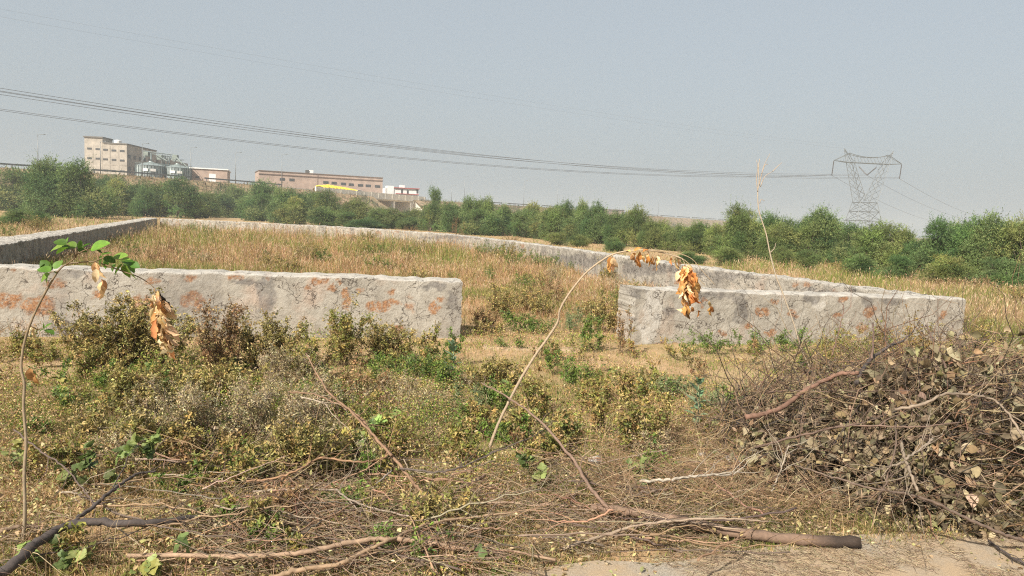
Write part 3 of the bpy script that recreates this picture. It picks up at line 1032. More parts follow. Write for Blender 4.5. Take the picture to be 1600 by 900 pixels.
lv = np.linspace(0, zw, 5)
for a_, b__ in zip(cors, cors[1:] + cors[:1]):
    bar(mb, legp(a_, 0), legp(a_, zw), r_ * 1.25)
    for z0, z1 in zip(lv[:-1], lv[1:]):
        bar(mb, legp(a_, z0), legp(b__, z1), r_ * .7); bar(mb, legp(b__, z0), legp(a_, z1), r_ * .7); bar(mb, legp(a_, z1), legp(b__, z1), r_ * .7)
part(mb, 'tower_body', galv, root)
for sg in (-1, 1):
    mb = MB()
    # a tapering lattice arm from the waist to the beam
    low = [pp(sg * hw, -2.4, zw), pp(sg * hw, 2.4, zw), pp(sg * .6, 2.0, zw + .6), pp(sg * .6, -2.0, zw + .6)]
    up = [pp(sg * 8.6, -1.0, zl), pp(sg * 8.6, 1.0, zl), pp(sg * 6.2, 1.0, zl), pp(sg * 6.2, -1.0, zl)]
    L5 = np.linspace(0, 1, 7)
    for k in range(4):
        a_, b__ = (low[k], up[k]), (low[(k + 1) % 4], up[(k + 1) % 4])
        bar(mb, *a_, r_)
        for t0, t1 in zip(L5[:-1], L5[1:]):
            bar(mb, a_[0] * (1 - t0) + a_[1] * t0, b__[0] * (1 - t1) + b__[1] * t1, r_ * .6)
    part(mb, 'fork_arm', galv, root)
for sg in (-1, 1):
    mb = MB(); tip = pp(sg * 10.5, 0, pz(236)); hor = pp(sg * 14.4, 0, zl + .5)
    for v in (-1, 1):
        bar(mb, pp(sg * 6.2, v, zl), tip, r_ * .8); bar(mb, pp(sg * 8.6, v, zl), tip, r_ * .8)
        bar(mb, pp(sg * 8.0, v, zu), hor, r_ * .9); bar(mb, pp(sg * 8.6, v, zl), hor, r_)
        for q in (.25, .5, .75):
            bar(mb, pp(sg * 8.0, v, zu) * (1 - q) + hor * q, pp(sg * 8.6, v, zl) * (1 - q) + hor * q, r_ * .6)
    bar(mb, pp(sg * 8, -1, zu), pp(sg * 8, 1, zu), r_)
    part(mb, 'crossarm', galv, root)
mb = MB(); us = np.linspace(-8.6, 8.6, 13)
for v in (-1, 1):
    bar(mb, pp(-8.6, v, zl), pp(8.6, v, zl), r_)
    zz = [zu - 1.3 * (1 - (q / 8.6) ** 2) for q in us]
    for k in range(12):
        bar(mb, pp(us[k], v, zz[k]), pp(us[k + 1], v, zz[k + 1]), r_)
        bar(mb, pp(us[k], v, zz[k] if k % 2 else zl), pp(us[k + 1], v, zl if k % 2 else zz[k + 1]), r_ * .7)
part(mb, 'beam', galv, root)
insul = plain('insulator_disc', (.07, .06, .055), .4, .2, 1)
ends = []
for u_ in (-14.4, 14.4):
    mb = MB(); a_ = pp(u_, 0, zl + .3); b__ = pp(u_ - .4, 0, zl - 5.4); ends.append(b__)
    zs = np.linspace(0, 1, 41); tube(mb, a_ + (b__ - a_) * zs[:, None], .12 + .12 * (np.arange(41) % 2), np.ones(3), 8); part(mb, 'insulator', insul, root)
vb = pp(0, 0, pz(275))
for sg in (-1, 1):
    mb = MB(); a_ = pp(sg * 3.7, 0, pz(262.5)); zs = np.linspace(0, 1, 41); tube(mb, a_ + (vb - a_) * zs[:, None], .14 + .12 * (np.arange(41) % 2), np.ones(3), 8)
    bar(mb, a_, pp(sg * 3.9, 0, zl), .04); part(mb, 'insulator', insul, root)

wire_m = plain('aluminium_wire', (.10, .10, .105), .6, .1, 1)
def sagline(p0, p1, p2):
    """parabola through three points along a span"""
    P = np.array([p0, p1, p2]); s = np.r_[0, np.cumsum(np.linalg.norm(np.diff(P[:, :2], axis=0), axis=1))]
    cf = [np.polyfit(s, P[:, k], 2) for k in range(3)]
    return lambda t: np.stack([np.polyval(c_, t) for c_ in cf], 1), s[-1]


def line(label, name, p0, samples, ext, offs, rad, right=None):
    root = empty(name, p0); tag(root, label, 'power line', 'power lines from the pylon')
    f_, L_ = sagline(p0, *samples)
    t = np.linspace(0, L_ + ext, 90); Pm = f_(t)
    for o_ in offs:
        mb = MB(); tube(mb, Pm + UP * o_, rad, np.ones(3), 5, False); part(mb, 'conductor', wire_m, root)
    if right is not None:
        q = np.linspace(0, 1, 30)[:, None]; Pm = p0 * (1 - q) + right * q; Pm[:, 2] -= 5 * (4 * q * (1 - q))[:, 0]
        mb = MB(); tube(mb, Pm, rad * 1.3, np.ones(3), 5, False); part(mb, 'conductor', wire_m, root)


r1 = at(1500, 351, 620); r2 = at(1545, 345, 600); r3 = at(1582, 345, 590)
line('lowest power line sagging from the left end of the pylon crossarm', 'power_line', ends[0], [at(455, 230, 182), at(0, 172.5, 150)], 40, (0., .3), .045, r1)
line('middle power line hanging from the V shaped insulators of the pylon', 'power_line', vb, [at(455, 212, 178), at(0, 147.5, 143)], 40, (0., .5), .045, r2)
line('power line from the right end of the pylon crossarm, highest of the heavy wires', 'power_line', ends[1], [at(455, 209, 172), at(0, 142, 137)], 40, (0., .5), .045, r3)
line('thin earth wire from the left peak of the pylon', 'earth_wire', pp(-10.5, 0, pz(236)), [at(700, 146, 190), at(180, 58, 150)], 60, (0.,), .010)
line('thin earth wire from the right peak of the pylon', 'earth_wire', pp(10.5, 0, pz(236)), [at(700, 138, 185), at(60, 25, 140)], 40, (0.,), .010)
# ------------------------------------------------------------------ thorn trees
TREE_COL = [(.115, .175, .062), (.15, .21, .072), (.195, .25, .09), (.092, .14, .055), (.23, .27, .105)]


def crown_mesh(seed, n_lobe, n_spray, leaf, h=1.0, tall=0.0):
    """feathery crown in unit size: height 1, radius about .55, reaching to the ground"""
    global R
    keep = R; R = np.random.default_rng(seed)
    mb = MB(); tk = MB()
    lobes = []
    for k in range(n_lobe):
        z = R.uniform(.10, .80) if k > 2 else R.uniform(.68, .86)
        rad = (.50 * (1 - max(0, z - .35) ** 1.5 * 1.4)) * (1 - tall * .3)
        q = R.uniform(0, 2 * np.pi); rr = rad * R.uniform(.1, 1) ** .6
        c = np.array([rr * math.cos(q), rr * math.sin(q), z]); lobes.append((c, R.uniform(.09, .20) * (1 - .3 * z)))
    lobes.append((np.array([R.normal(0, .08), R.normal(0, .08), .9]), .10))
    for c, rad in lobes:
        base = np.array([R.normal(0, .03), R.normal(0, .03), 0])
        p = smooth_path(np.array([base, base * .5 + c * np.array([.35, .35, .5]) + R.normal(0, .02, 3), c]), 4)
        tube(tk, p, np.linspace(.013, .003, len(p)), pal(1, [(.16, .12, .085)])[0], 4)
        n = int(n_spray * (rad / .19) ** 2)
        d = rdir(n); rr = rad * R.uniform(.15, 1, n) ** .55
        P = c + d * rr[:, None] * np.array([1.15, 1.15, .95])
        P[:, 2] = np.maximum(P[:, 2], .02)
        A = nrm(d * .9 + rdir(n) * .55 + np.array([0, 0, .35]))
        L = R.uniform(.05, .12, n) * (1 + (R.uniform(0, 1, n) > .82) * 1.5)
        kc = pal(1, TREE_COL, jit=.12)[0]
        # each spray: arching twig with leaflets on both sides
        m_ = 9
        t = np.linspace(.1, 1, m_)
        drop = R.uniform(.1, .5, n)
        X = P[:, None] + A[:, None] * (t * 1)[None, :, None] * L[:, None, None]
        X[..., 2] -= (t ** 2)[None] * drop[:, None] * L[:, None] * .6
        side = rdir(n * m_)
        LA = nrm(np.repeat(A, m_, 0) * .7 + side * .8)
        K = np.clip(np.repeat(kc[None] * (1 + R.normal(0, .22, (n, 1))), m_, 0) * (1 + R.normal(0, .16, (n * m_, 1))), .01, .4)
        leaves(mb, X.reshape(-1, 3), LA, rdir(n * m_), R.uniform(.7, 1.4, n * m_) * leaf, leaf * .34, K, .1, .1)
    R = keep
    return mb, tk


_proto = {}
def tree_protos():
    for k in range(6):
        mb, tk = crown_mesh(100 + k, 24 + k % 3 * 5, 260, .029, tall=(k % 3) * .4)
        c = mb.build('crown', CROWN); t = tk.build('trunk', BARK)
        _proto[k] = (c.data, t.data)
        bpy.data.objects.remove(c); bpy.data.objects.remove(t)


tree_protos()
TG = 'thorn trees beyond the back wall'
def tree(px, pbase, ptop, wpx, proto=None, label=None, D=None):
    if D is None:
        p = on_z(px, pbase); 
    else:
        p = at(px, 300, D); p[2] = 0
    # keep clear of the embankment's foot
    for _ in range(60):
        if (p[:2] - eline(p[1])) @ EN < -19.5: break
        p = at(px, 300, p[1] - 2.); p[2] = 0
    D_ = p[1]
    H_ = at(px, ptop, D_)[2]; w_ = wpx * D_ / F
    k = R.integers(0, 6) if proto is None else proto
    root = empty('thorn_tree', (p[0], p[1], -.05)); tag(root, label or TREE_LABEL(px), 'tree', TG)
    root.rotation_euler = (0, 0, R.uniform(0, 6.28))
    root.scale = (w_ / 1.0, w_ / 1.0, H_ * 1.02)
    for nm, me, mm in (('crown', _proto[k][0], LEAF), ('trunk', _proto[k][1], BARK)):
        o = bpy.data.objects.new(nm, me); C.objects.link(o); o.parent = root
    return root


def TREE_LABEL(px):
    if px < 370: return 'feathery green thorn tree in the dense row below the mill and silos'
    if px < 665: return 'feathery green thorn tree in the row below the brick building and bridge'
    if px < 1090: return 'small feathery thorn tree in the middle of the row behind the curving back wall'
    return 'feathery green thorn tree in the thick row below the pylon, right of the plot'


# peaks read from the photograph: column, foot, top, width
HERO = [
    (20, 327, 266, 75, 'bushy thorn tree at the left edge of the row, below the lone street lamp'),
    (84, 339, 250, 78, 'large twin headed thorn tree at the left, its top beside the mill building'),
    (124, 341, 254, 80, 'large thorn tree partly hiding the mill building wall'),
    (280, 341, 280, 56, None), (225, 338, 284, 60, None), (180, 336, 276, 64, None), (252, 339, 288, 50, None),
    (322, 341, 300, 40, None), (366, 340, 291, 44, None), (410, 345, 285, 62, None), (455, 349, 297, 50, None),
    (506, 352, 299, 46, 'thorn tree with a pointed top in front of the left end of the bridge parapet'), (555, 355, 311, 56, None), (612, 357, 327, 48, None), (590, 357, 326, 40, None), (648, 358, 326, 40, None),
    (675, 361, 295, 30, 'slender thorn tree with a tall spike just right of the bridge'), (703, 363, 317, 40, None), (731, 365, 309, 34, None), (757, 366, 309, 36, None),
    (785, 368, 321, 36, None), (836, 371, 318, 44, None), (877, 376, 316, 36, None), (905, 379, 314, 28, 'sparse thorn tree with a thin leggy top behind the back wall'), (930, 381, 317, 42, None), (958, 384, 331, 34, None),
    (993, 386, 322, 46, 'round headed thorn tree standing clear of the others, by the tiny brick hut'), (1030, 390, 345, 44, None), (1062, 393, 350, 34, None), (1090, 396, 346, 40, None), (1115, 399, 350, 40, None),
    (1157, 406, 322, 56, 'tall thorn tree just left of the thin bare sapling'), (1195, 408, 333, 50, None), (1220, 409, 341, 44, None), (1282, 413, 326, 70, 'broad thorn tree just left of the pylon legs'), (1322, 417, 350, 50, None),
    (1362, 424, 348, 74, None), (1398, 427, 352, 56, None), (1430, 430, 375, 44, None), (1462, 433, 343, 66, None), (1505, 437, 341, 74, None), (1548, 441, 335, 84, 'largest thorn tree at the right, behind the dry grass'), (1596, 446, 343, 84, 'thorn tree at the right edge of the photo'),
]
for px, pb, pt, w_, lb in HERO:
    tree(px, pb, pt - 1, w_ * 1.12, label=lb)
hx = np.array([h[0] for h in HERO]); hb_ = np.array([h[1] for h in HERO]); ht = np.array([h[2] for h in HERO])
od = np.argsort(hx); hx, hb_, ht = hx[od], hb_[od], ht[od]
for px in np.r_[np.arange(8, 360, 24), np.arange(360, 1100, 18), np.arange(1105, 1610, 24)]:
    px = px + R.uniform(-10, 10)
    b_ = np.interp(px, hx, hb_) + R.uniform(-4, 2); t_ = np.interp(px, hx, ht)
    tree(px, b_, b_ - (b_ - t_) * R.uniform(.58, .93) * (.7 if 490 < px < 665 else 1), R.uniform(36, 60) * (1.25 if px > 1100 else 1))
# a second rank behind, closing the row without topping it
for px in np.arange(15, 1600, 46):
    if 325 < px < 350: continue
    px = px + R.uniform(-12, 12)
    b_ = np.interp(px, hx, hb_) - 9 + R.uniform(-3, 3); t_ = np.interp(px, hx, ht)
    b_ = max(b_, 352 + (px - 800) * .04 - 20)
    tree(px, b_, max(t_ + R.uniform(6, 26), (329 if px > 570 else 320) if 490 < px < 665 else 0), R.uniform(40, 60))
# low young ones in front of the row
for px, pb, pt, w_ in ((30, 352, 326, 60), (66, 356, 330, 34), (1080, 412, 392, 50), (1135, 416, 385, 56), (1340, 432, 396, 60), (1400, 437, 398, 64), (1480, 445, 398, 70), (1560, 452, 402, 80), (1260, 423, 390, 50), (1225, 418, 385, 40), (960, 393, 370, 36), (905, 386, 366, 36), (870, 383, 362, 40)):
    tree(px, pb, pt, w_, label='low young thorn bush in front of the taller row')

# ------------------------------------------------------------------ grasses (nobody could count them)
STRAW = [(.43, .30, .155), (.36, .24, .115), (.50, .365, .215), (.31, .20, .105), (.45, .29, .175)]
GREENS = [(.16, .20, .04), (.21, .235, .05), (.11, .15, .03), (.26, .255, .065)]


PINK = [(.47, .295, .16), (.39, .23, .115), (.55, .38, .23), (.30, .175, .085), (.44, .29, .12), (.23, .14, .065)]


def scatter(n, x0, x1, y0, y1):
    return R.uniform(x0, x1, n), R.uniform(y0, y1, n)


def view_ok(x, y, m=1.15):
    return np.abs(x / np.maximum(y, .1)) < .72 * m


def grass_field(name, x, y, H, W, greens, bend=.45, heads=0.0, cols=STRAW, jit=.2):
    n = len(x)
    P = np.column_stack([x, y, gz(x, y) - .01])
    K = pal(n, cols, jit=jit); Kg = pal(n, GREENS, jit=jit)
    g_ = (R.uniform(0, 1, n) < greens)[:, None]
    K = np.where(g_, Kg, K)
    mb = MB(); tip = blades(mb, P, H, W, K, bend)
    if heads:
        sel = (R.uniform(0, 1, n) < heads) & ~g_[:, 0]
        m_ = sel.sum(); Hs = np.broadcast_to(H, n)[sel]; Ws = np.broadcast_to(W, n)[sel]
        A = nrm(np.column_stack([R.normal(0, .35, m_), R.normal(0, .35, m_), np.ones(m_)]))
        leaves(mb, tip[sel] - A * Hs[:, None] * .1, A, rdir(m_), Hs * R.uniform(.12, .28, m_), Ws * 1.25, pal(m_, [(.53, .38, .24), (.46, .31, .19), (.58, .45, .28)], jit=.12), .3, .1)
    return tag(mb.build(name, GRASS), kind='stuff')


# tall dry grass inside the walls, sampled so that nearer ground gets more blades
def depth_sample(n, poly, y0, y1, pw=1.6):
    u = R.uniform(0, 1, n)
    y = (y0 ** (1 - pw) + u * (y1 ** (1 - pw) - y0 ** (1 - pw))) ** (1 / (1 - pw))
    x = R.uniform(-.85, .85, n) * y
    k = in_poly(x, y, poly)
    return x[k], y[k]


px_, py_ = PLOT[:, 0].mean(), PLOT[:, 1].mean()
x, y = depth_sample(800000, PLOT, 8.6, 56, 2.2)
c1 = fbm(x * .5, y * .35, 61, 4); c2 = fbm(x * 1.3, y * 1.0, 67, 3); c3 = fbm(x * .33, y * .28, 64, 4)
gate = ((x > -1.4) & (x < 2.4)) * (1 - sstep(11.5, 14.5, y))
keep = R.uniform(0, 1, len(x)) < (.35 + .65 * sstep(.36, .5, c2)) * (1 - .86 * gate)
x, y, c1, c2, c3, gate = [v_[keep] for v_ in (x, y, c1, c2, c3, gate)]
H_ = R.uniform(.08, .42, len(x)) * (.15 + 1.5 * c1) * (1 - .6 * gate) * (1 + 1.1 * sstep(20, 36, y))
grass_field('dry_grass', x, y, H_, np.clip(.0006 * y, .005, .03) * R.uniform(.6, 1.3, len(x)), .15 + .62 * sstep(.47, .60, c3 * .6 + c2 * .4), .85, .25, cols=PINK)
# grass and scrub outside the walls
x, y = depth_sample(330000, np.array([[-60, 9], [60, 9], [90, 110], [-90, 110]]), 9, 105, 2.0)
k = ~in_poly(x, y, np.vstack([PLOT, ])) & ((x < Aleft[0] - .3) | (x > B1[0] + .6) | (y > 14 + .2 * x + 0))
k &= ~((x > -9) & (x < B1[0] + .4) & (y < 12.9 + .25 * (x - 7)))
x, y = x[k], y[k]
c2 = fbm(x * .4, y * .3, 69, 4); c3 = fbm(x * .25, y * .2, 70, 4)
px_, py_ = proj(np.column_stack([x, y, 0 * x]))
H_ = R.uniform(.12, .5, len(x)) * (.3 + 1.2 * c2) * np.where((px_ > 300) & (px_ < 1130), .4, 1)
grass_field('dry_grass', x, y, H_, np.clip(.0007 * y, .006, .06) * R.uniform(.6, 1.3, len(x)), .14 + .6 * sstep(.47, .6, c3 * .6 + c2 * .4), .75, .3, cols=[(.42, .28, .15), (.34, .22, .115), (.48, .35, .20), (.26, .17, .09), (.38, .27, .12)])
# scrub on the embankment slope
n = 26000
D = R.uniform(85, 420, n); off = R.uniform(-15, .0, n)
e = np.stack([-96 + .637 * (D - 140) + EN[0] * off, D + EN[1] * off], 1)
hz_ = crest(D) * np.interp(off, [-17, -12, -7, -3.2, 0], [-.2, .24, .52, .79, 1])
k = ~((D > G0 - 3) & (D < G1 + 3))
P = np.column_stack([e, hz_ - .3])[k]; D = D[k]
c3 = fbm(P[:, 0] * .12, P[:, 1] * .12, 77, 4)
mb = MB()
blades(mb, P, R.uniform(.5, 1.3, len(P)), R.uniform(.15, .35, len(P)), np.where((R.uniform(0, 1, len(P)) < .1 + .8 * sstep(.5, .6, c3))[:, None], pal(len(P), [(.075, .085, .03), (.10, .11, .045)]), pal(len(P), [(.30, .21, .11), (.24, .16, .085), (.36, .26, .15)])), .5)
tag(mb.build('embankment_scrub', GRASS), kind='stuff')

# short turf, stubble and dead stalks between the road and the front walls
YARD = np.array([[-9, 3.2 - 2.2], [9, 5.6], [12, 12.6], [-9, 8.5]])
def front_mask(x, y):
    return (y > 3.30 + .25 * x) & (y < 9.95 + .232 * (x + .7) + .25 * ((x > -.7) & (x < 1.6)) * 2.0)


bare = [(-4.9, 7.2, .9, .5), (-1.5, 7.5, .5, .25), (.8, 9.2, .6, .25), (-2.5, 3.95, .7, .42), (-5.5, 5.9, .7, .5), (-2.7, 4.05, .6, .25), (1.0, 6.0, .4, .3), (-.3, 4.9, .4, .2)]
def bareness(x, y):
    b_ = np.zeros_like(x)
    for cx, cy, rx, ry in bare:
        b_ = np.maximum(b_, 1 - sstep(.5, 1.2, ((x - cx) / rx) ** 2 + ((y - cy) / ry) ** 2 + (fbm(x * 3, y * 3, 5, 3) - .5) * .8))
    return b_ * .8


x, y = depth_sample(420000, np.array([[-9, .5], [10, 3.2], [14, 14], [-9, 9.5]]), 3.0, 13, 1.5)
k = front_mask(x, y); x, y = x[k], y[k]
c2 = fbm(x * 1.1, y * 1.1, 81, 4); c3 = fbm(x * .8, y * .8, 84, 4); c4 = fbm(x * 3, y * 3, 88, 3)
keep = R.uniform(0, 1, len(x)) < (.45 + .55 * sstep(.38, .55, c2)) * (1 - .88 * bareness(x, y)) * (.35 + .65 * sstep(.35, .55, c4))
x, y, c2, c3 = x[keep], y[keep], c2[keep], c3[keep]
H_ = R.uniform(.02, .085, len(x)) * (.5 + c2)
grass_field('short_grass', x, y, H_, R.uniform(.003, .007, len(x)), .34 + .5 * sstep(.40, .56, c3) + .2 * np.exp(-((x - 2.6) / 1.6) ** 2 - ((y - 7.6) / 1.2) ** 2), .9, 0, cols=[(.54, .37, .18), (.45, .30, .135), (.60, .44, .25), (.37, .245, .115)])
x, y = depth_sample(16000, np.array([[-9, .5], [10, 3.2], [14, 14], [-9, 9.5]]), 3.0, 13, 1.5)
k = front_mask(x, y); x, y = x[k], y[k]
px_, py_ = proj(np.column_stack([x, y, 0 * x]))
c2 = fbm(x * .9, y * .9, 91, 4)
keep = R.uniform(0, 1, len(x)) < sstep(.5, .62, c2 + .16 * np.exp(-((px_ - 920) / 90) ** 2 - ((py_ - 650) / 80) ** 2)) * (1 - .95 * bareness(x, y)) * (.3 + .7 * sstep(4.5, 5.2, y)); x, y = x[keep], y[keep]
grass_field('dry_stalks', x, y, R.uniform(.10, .34, len(x)), R.uniform(.0022, .0042, len(x)), .12, .6, .15, cols=[(.45, .32, .19), (.52, .38, .22), (.36, .23, .14), (.28, .17, .10)])

# creeping weeds and dry leafy ground cover: a speckle of small leaves at uneven height
x, y = depth_sample(620000, np.array([[-9, .5], [10, 3.2], [14, 14], [-9, 9.5]]), 3.0, 13, 1.6)
k = front_mask(x, y); x, y = x[k], y[k]
px_, py_ = proj(np.column_stack([x, y, 0 * x]))
cl = fbm(x * 1.5, y * 1.3, 301, 4); ch = fbm(x * .75, y * .65, 311, 4); cf = fbm(x * 5, y * 5, 321, 3)
zone = .35 + .75 * np.exp(-((px_ - 400) / 330) ** 2 - ((py_ - 660) / 95) ** 2) - .35 * np.exp(-((px_ - 1110) / 130) ** 2 - ((py_ - 590) / 45) ** 2) - .5 * sstep(860, 930, px_) * sstep(760, 800, py_) - .5 * np.exp(-((px_ - 120) / 160) ** 2 - ((py_ - 810) / 45) ** 2)
dens = sstep(.33, .50, cl + .22 * (zone - .4)) * (.25 + .75 * sstep(.36, .52, cf)) * (1 - .9 * bareness(x, y))
keep = R.uniform(0, 1, len(x)) < dens
x, y, cl, ch, zone, px_, py_ = [v_[keep] for v_ in (x, y, cl, ch, zone, px_, py_)]
n = len(x)
hmax = .03 + .34 * sstep(.46, .72, cl) * np.clip(zone, .12, 1.2) * (1 - .55 * sstep(715, 765, py_))
P = np.column_stack([x, y, gz(x, y) + hmax * R.uniform(.05, 1, n) ** .8])
hue = np.clip((ch - .5) * 5 + R.normal(0, .45, n), -1, 1)
grn = pal(n, [(.17, .24, .04), (.25, .305, .055), (.33, .36, .08), (.125, .17, .032)], jit=.2)
yel = pal(n, [(.42, .33, .09), (.35, .285, .075), (.47, .37, .13), (.29, .26, .06)], jit=.2)
dry = pal(n, [(.54, .38, .195), (.44, .28, .13), (.60, .46, .27), (.33, .20, .095), (.22, .13, .065)], jit=.2)
u_ = R.uniform(0, 1, n)
low = sstep(715, 765, py_)
pg = np.clip(.41 + .4 * hue, .08, .85) * (1 - .6 * low); pyl = .16 * (1 - .3 * low)
K = np.where((u_ < pg)[:, None], grn, np.where((u_ < pg + pyl)[:, None], yel, dry))
S = R.uniform(.008, .023, n) * (.75 + .05 * y)
mb = MB(); leaves(mb, P, nrm(rdir(n) + np.array([0, 0, .2])), nrm(rdir(n) * .8 + np.array([-.2, -.3, .8])), S, S * R.uniform(.35, .65, n), K, .25, .15)
sel = R.integers(0, n, 9000)
twigs(mb, P[sel] * [1, 1, .2], nrm(rdir(9000) * np.array([1, 1, .5]) + np.array([0, 0, .5])), R.uniform(.05, .22, 9000), .0013, pal(9000, [(.3, .2, .12), (.42, .32, .2), (.2, .13, .08)]), 5, .2, .1)
tag(mb.build('ground_cover', GRASS), kind='stuff')

# ------------------------------------------------------------------ weeds and bushes
KINDS = {
    'olive': dict(lc=[(.23, .21, .06), (.31, .265, .08), (.39, .29, .10), (.15, .135, .045), (.47, .36, .15)], leaf=.028, n=5200, stem=(.11, .065, .04)),
    'brown': dict(lc=[(.31, .185, .085), (.24, .145, .065), (.38, .26, .125), (.21, .16, .065)], leaf=.026, n=2400, stem=(.13, .075, .045)),
    'grey': dict(lc=[(.38, .31, .15), (.46, .37, .20), (.28, .245, .105), (.54, .43, .27), (.24, .165, .09)], leaf=.017, n=5000, stem=(.36, .29, .21)),
    'yellow': dict(lc=[(.27, .255, .065), (.36, .285, .085), (.21, .22, .05), (.16, .175, .045), (.40, .295, .11), (.30, .20, .08)], leaf=.028, n=2600, stem=(.20, .14, .07)),
    'green': dict(lc=[(.10, .17, .03), (.145, .22, .04), (.20, .255, .05), (.085, .13, .028)], leaf=.026, n=2600, stem=(.14, .13, .06)),
    'pale': dict(lc=[(.17, .21, .09), (.22, .25, .11), (.14, .18, .07)], leaf=.022, n=2200, stem=(.2, .18, .1)),
    'sparse': dict(lc=[(.33, .26, .06), (.25, .21, .05), (.36, .22, .07), (.2, .13, .05)], leaf=.028, n=420, stem=(.13, .08, .055)),
    'lobed': dict(lc=[(.14, .18, .05), (.20, .23, .07), (.28, .26, .07), (.10, .14, .04)], leaf=.042, n=230, stem=(.2, .15, .08)),
}


def bush(px, pb, wpx, ptop, kind, label, group=None, name='weed_bush', dens=1.0, cat='bush'):
    p = on_z(px, pb); p[2] = float(gz(p[0], p[1]))
    D_ = p[1]; h = max(.06, at(px, ptop, D_)[2] - p[2]); rad = wpx * D_ / F / 2
    kd = KINDS[kind]
    root = empty(name, p); tag(root, label, cat, group)
    ns = max(5, int(9 * rad / .3 * (2.2 if kind in ('grey', 'olive') else 1)))
    ns = min(ns, 60)
    # stems fan out of the base, each carries side twigs with leaves
    sm = MB(); q = R.uniform(0, 2 * np.pi, ns); rr = rad * R.uniform(0, 1, ns) ** .6
    base = np.column_stack([np.cos(q) * rr * .45, np.sin(q) * rr * .3, -.01 + 0 * q])
    tipv = np.column_stack([np.cos(q) * rr * 1.05, np.sin(q) * rr * .8, h * R.uniform(.5, 1.0, ns) * (1 - .3 * (rr / rad) ** 2)])
    tipv[0, 2] = h
    A = tipv - base; L = np.linalg.norm(A, axis=1)
    X = twigs(sm, base, A, L, np.clip(L * .009, .0025, .009), pal(ns, [kd['stem']]), 7, .1, .02)
    n = int(kd['n'] * dens * min(3.0, max(.25, (rad / .4) * (h / .5) ** .7)))
    nt_ = max(8, n // 9)
    si = R.integers(0, ns, nt_); ti = R.uniform(.12, 1, nt_) ** .75
    f_ = ti * 6; i0 = np.minimum(f_.astype(int), 5); fr = (f_ - i0)[:, None]
    P = X[si, i0] * (1 - fr) + X[si, i0 + 1] * fr
    TA = nrm(rdir(nt_) + np.array([0, 0, .35]) + nrm(A[si]) * .4); TL = R.uniform(.25, 1, nt_) * min(rad * .5, .16)
    TX = twigs(sm, P, TA, TL, .0016, pal(nt_, [kd['stem']]), 4, .1, .1)
    o = sm.build('stems', BARK); o.parent = root
    lm = MB()
    ki = R.integers(0, nt_, n); f_ = R.uniform(.15, 1, n) * 3; i0 = np.minimum(f_.astype(int), 2); fr = (f_ - i0)[:, None]
    LP = TX[ki, i0] * (1 - fr) + TX[ki, i0 + 1] * fr + R.normal(0, .008, (n, 3))
    LP[:, 2] = np.maximum(LP[:, 2], .01)
    LA = nrm(rdir(n) + np.array([0, 0, .15])); LN = nrm(rdir(n) * .8 + np.array([-.25, -.25, .8]))
    cl = pal(nt_, kd['lc'], jit=.15)[ki] * (1 + R.normal(0, .18, (n, 1)))
    cl = np.clip(cl, .01, .6)
    S = R.uniform(.6, 1.35, n) * kd['leaf']
    if kind == 'lobed':
        LN = nrm(rdir(n) * .5 + np.array([-.2, -.3, 1]))
        broad(lm, LP, LA, LN, S * 1.1, S * 1.15, cl, R.uniform(.1, .7, n), .15, 7, .25)
    else:
        leaves(lm, LP, LA, LN, S, S * R.uniform(.4, .6, n), cl, .25, .15)
    o = lm.build('foliage', LEAF); o.parent = root
    return root


WG = 'weeds along the front walls'
B_ = bush
B_(205, 580, 205, 452, 'olive', 'large dense olive brown bush against the left front wall, behind the green sapling', dens=1.5)
B_(330, 590, 120, 468, 'brown', 'dry brown bush behind the hanging cluster of papery leaves', dens=1.3)
B_(420, 580, 120, 488, 'olive', 'olive grey bush at the dark stained part of the left front wall')
B_(372, 575, 60, 455, 'brown', 'thin dry brown weed rising in front of the left front wall', dens=.5)
B_(515, 572, 110, 466, 'yellow', 'tall yellow green weed bush against the middle of the left front wall', dens=1.3)
B_(480, 590, 90, 520, 'yellow', 'low yellow weed bush beside the tall yellow green one')
B_(600, 566, 100, 498, 'olive', 'low brownish bush at the foot of the left front wall near its end', dens=.8)
B_(655, 572, 70, 505, 'yellow', 'yellow leaved weed at the foot of the left front wall near the gateway')
B_(697, 572, 40, 506, 'green', 'narrow upright green weed at the corner of the left front wall')
B_(22, 566, 90, 515, 'yellow', 'yellow green bush at the left edge under the front wall', dens=1.2)
B_(80, 575, 60, 530, 'yellow', 'small yellow weed between the sapling stem and the olive bush')
for q_, (px, pb, w_, pt, kd, lb) in enumerate([
    (905, 640, 70, 585, 'yellow', 'yellow green weed right of the crossing of the bare stems'), (785, 640, 70, 590, 'green', 'green weed left of the crossing of the bare stems'),
    (870, 720, 90, 660, 'yellow', 'yellow green weed between the bent stem and the tall yellow weed'), (935, 680, 60, 620, 'yellow', 'narrow yellow weed left of the tall yellow flowering one'),
    (730, 640, 90, 600, 'pale', 'pale green low weed below the end of the left front wall'), (770, 600, 90, 560, 'olive', 'low olive weed before the gateway sill'),
    (900, 600, 90, 570, 'green', 'low green weed patch before the gateway sill'), (820, 520, 110, 488, 'green', 'green weed patch in the gateway behind the sill'),
    (890, 515, 100, 485, 'pale', 'pale green weed patch in the gateway near the right front wall'), (760, 515, 60, 480, 'brown', 'brown weed in the shade at the end of the left front wall'),
    (1030, 620, 110, 590, 'pale', 'low pale green weed patch before the right front wall'), (1170, 640, 90, 612, 'green', 'low green weed patch left of the brush pile'),
    (1300, 560, 90, 520, 'yellow', 'yellowing weed tangle at the foot of the right front wall')]):
    B_(px, pb, w_, pt, kd, lb, dens=1.2)
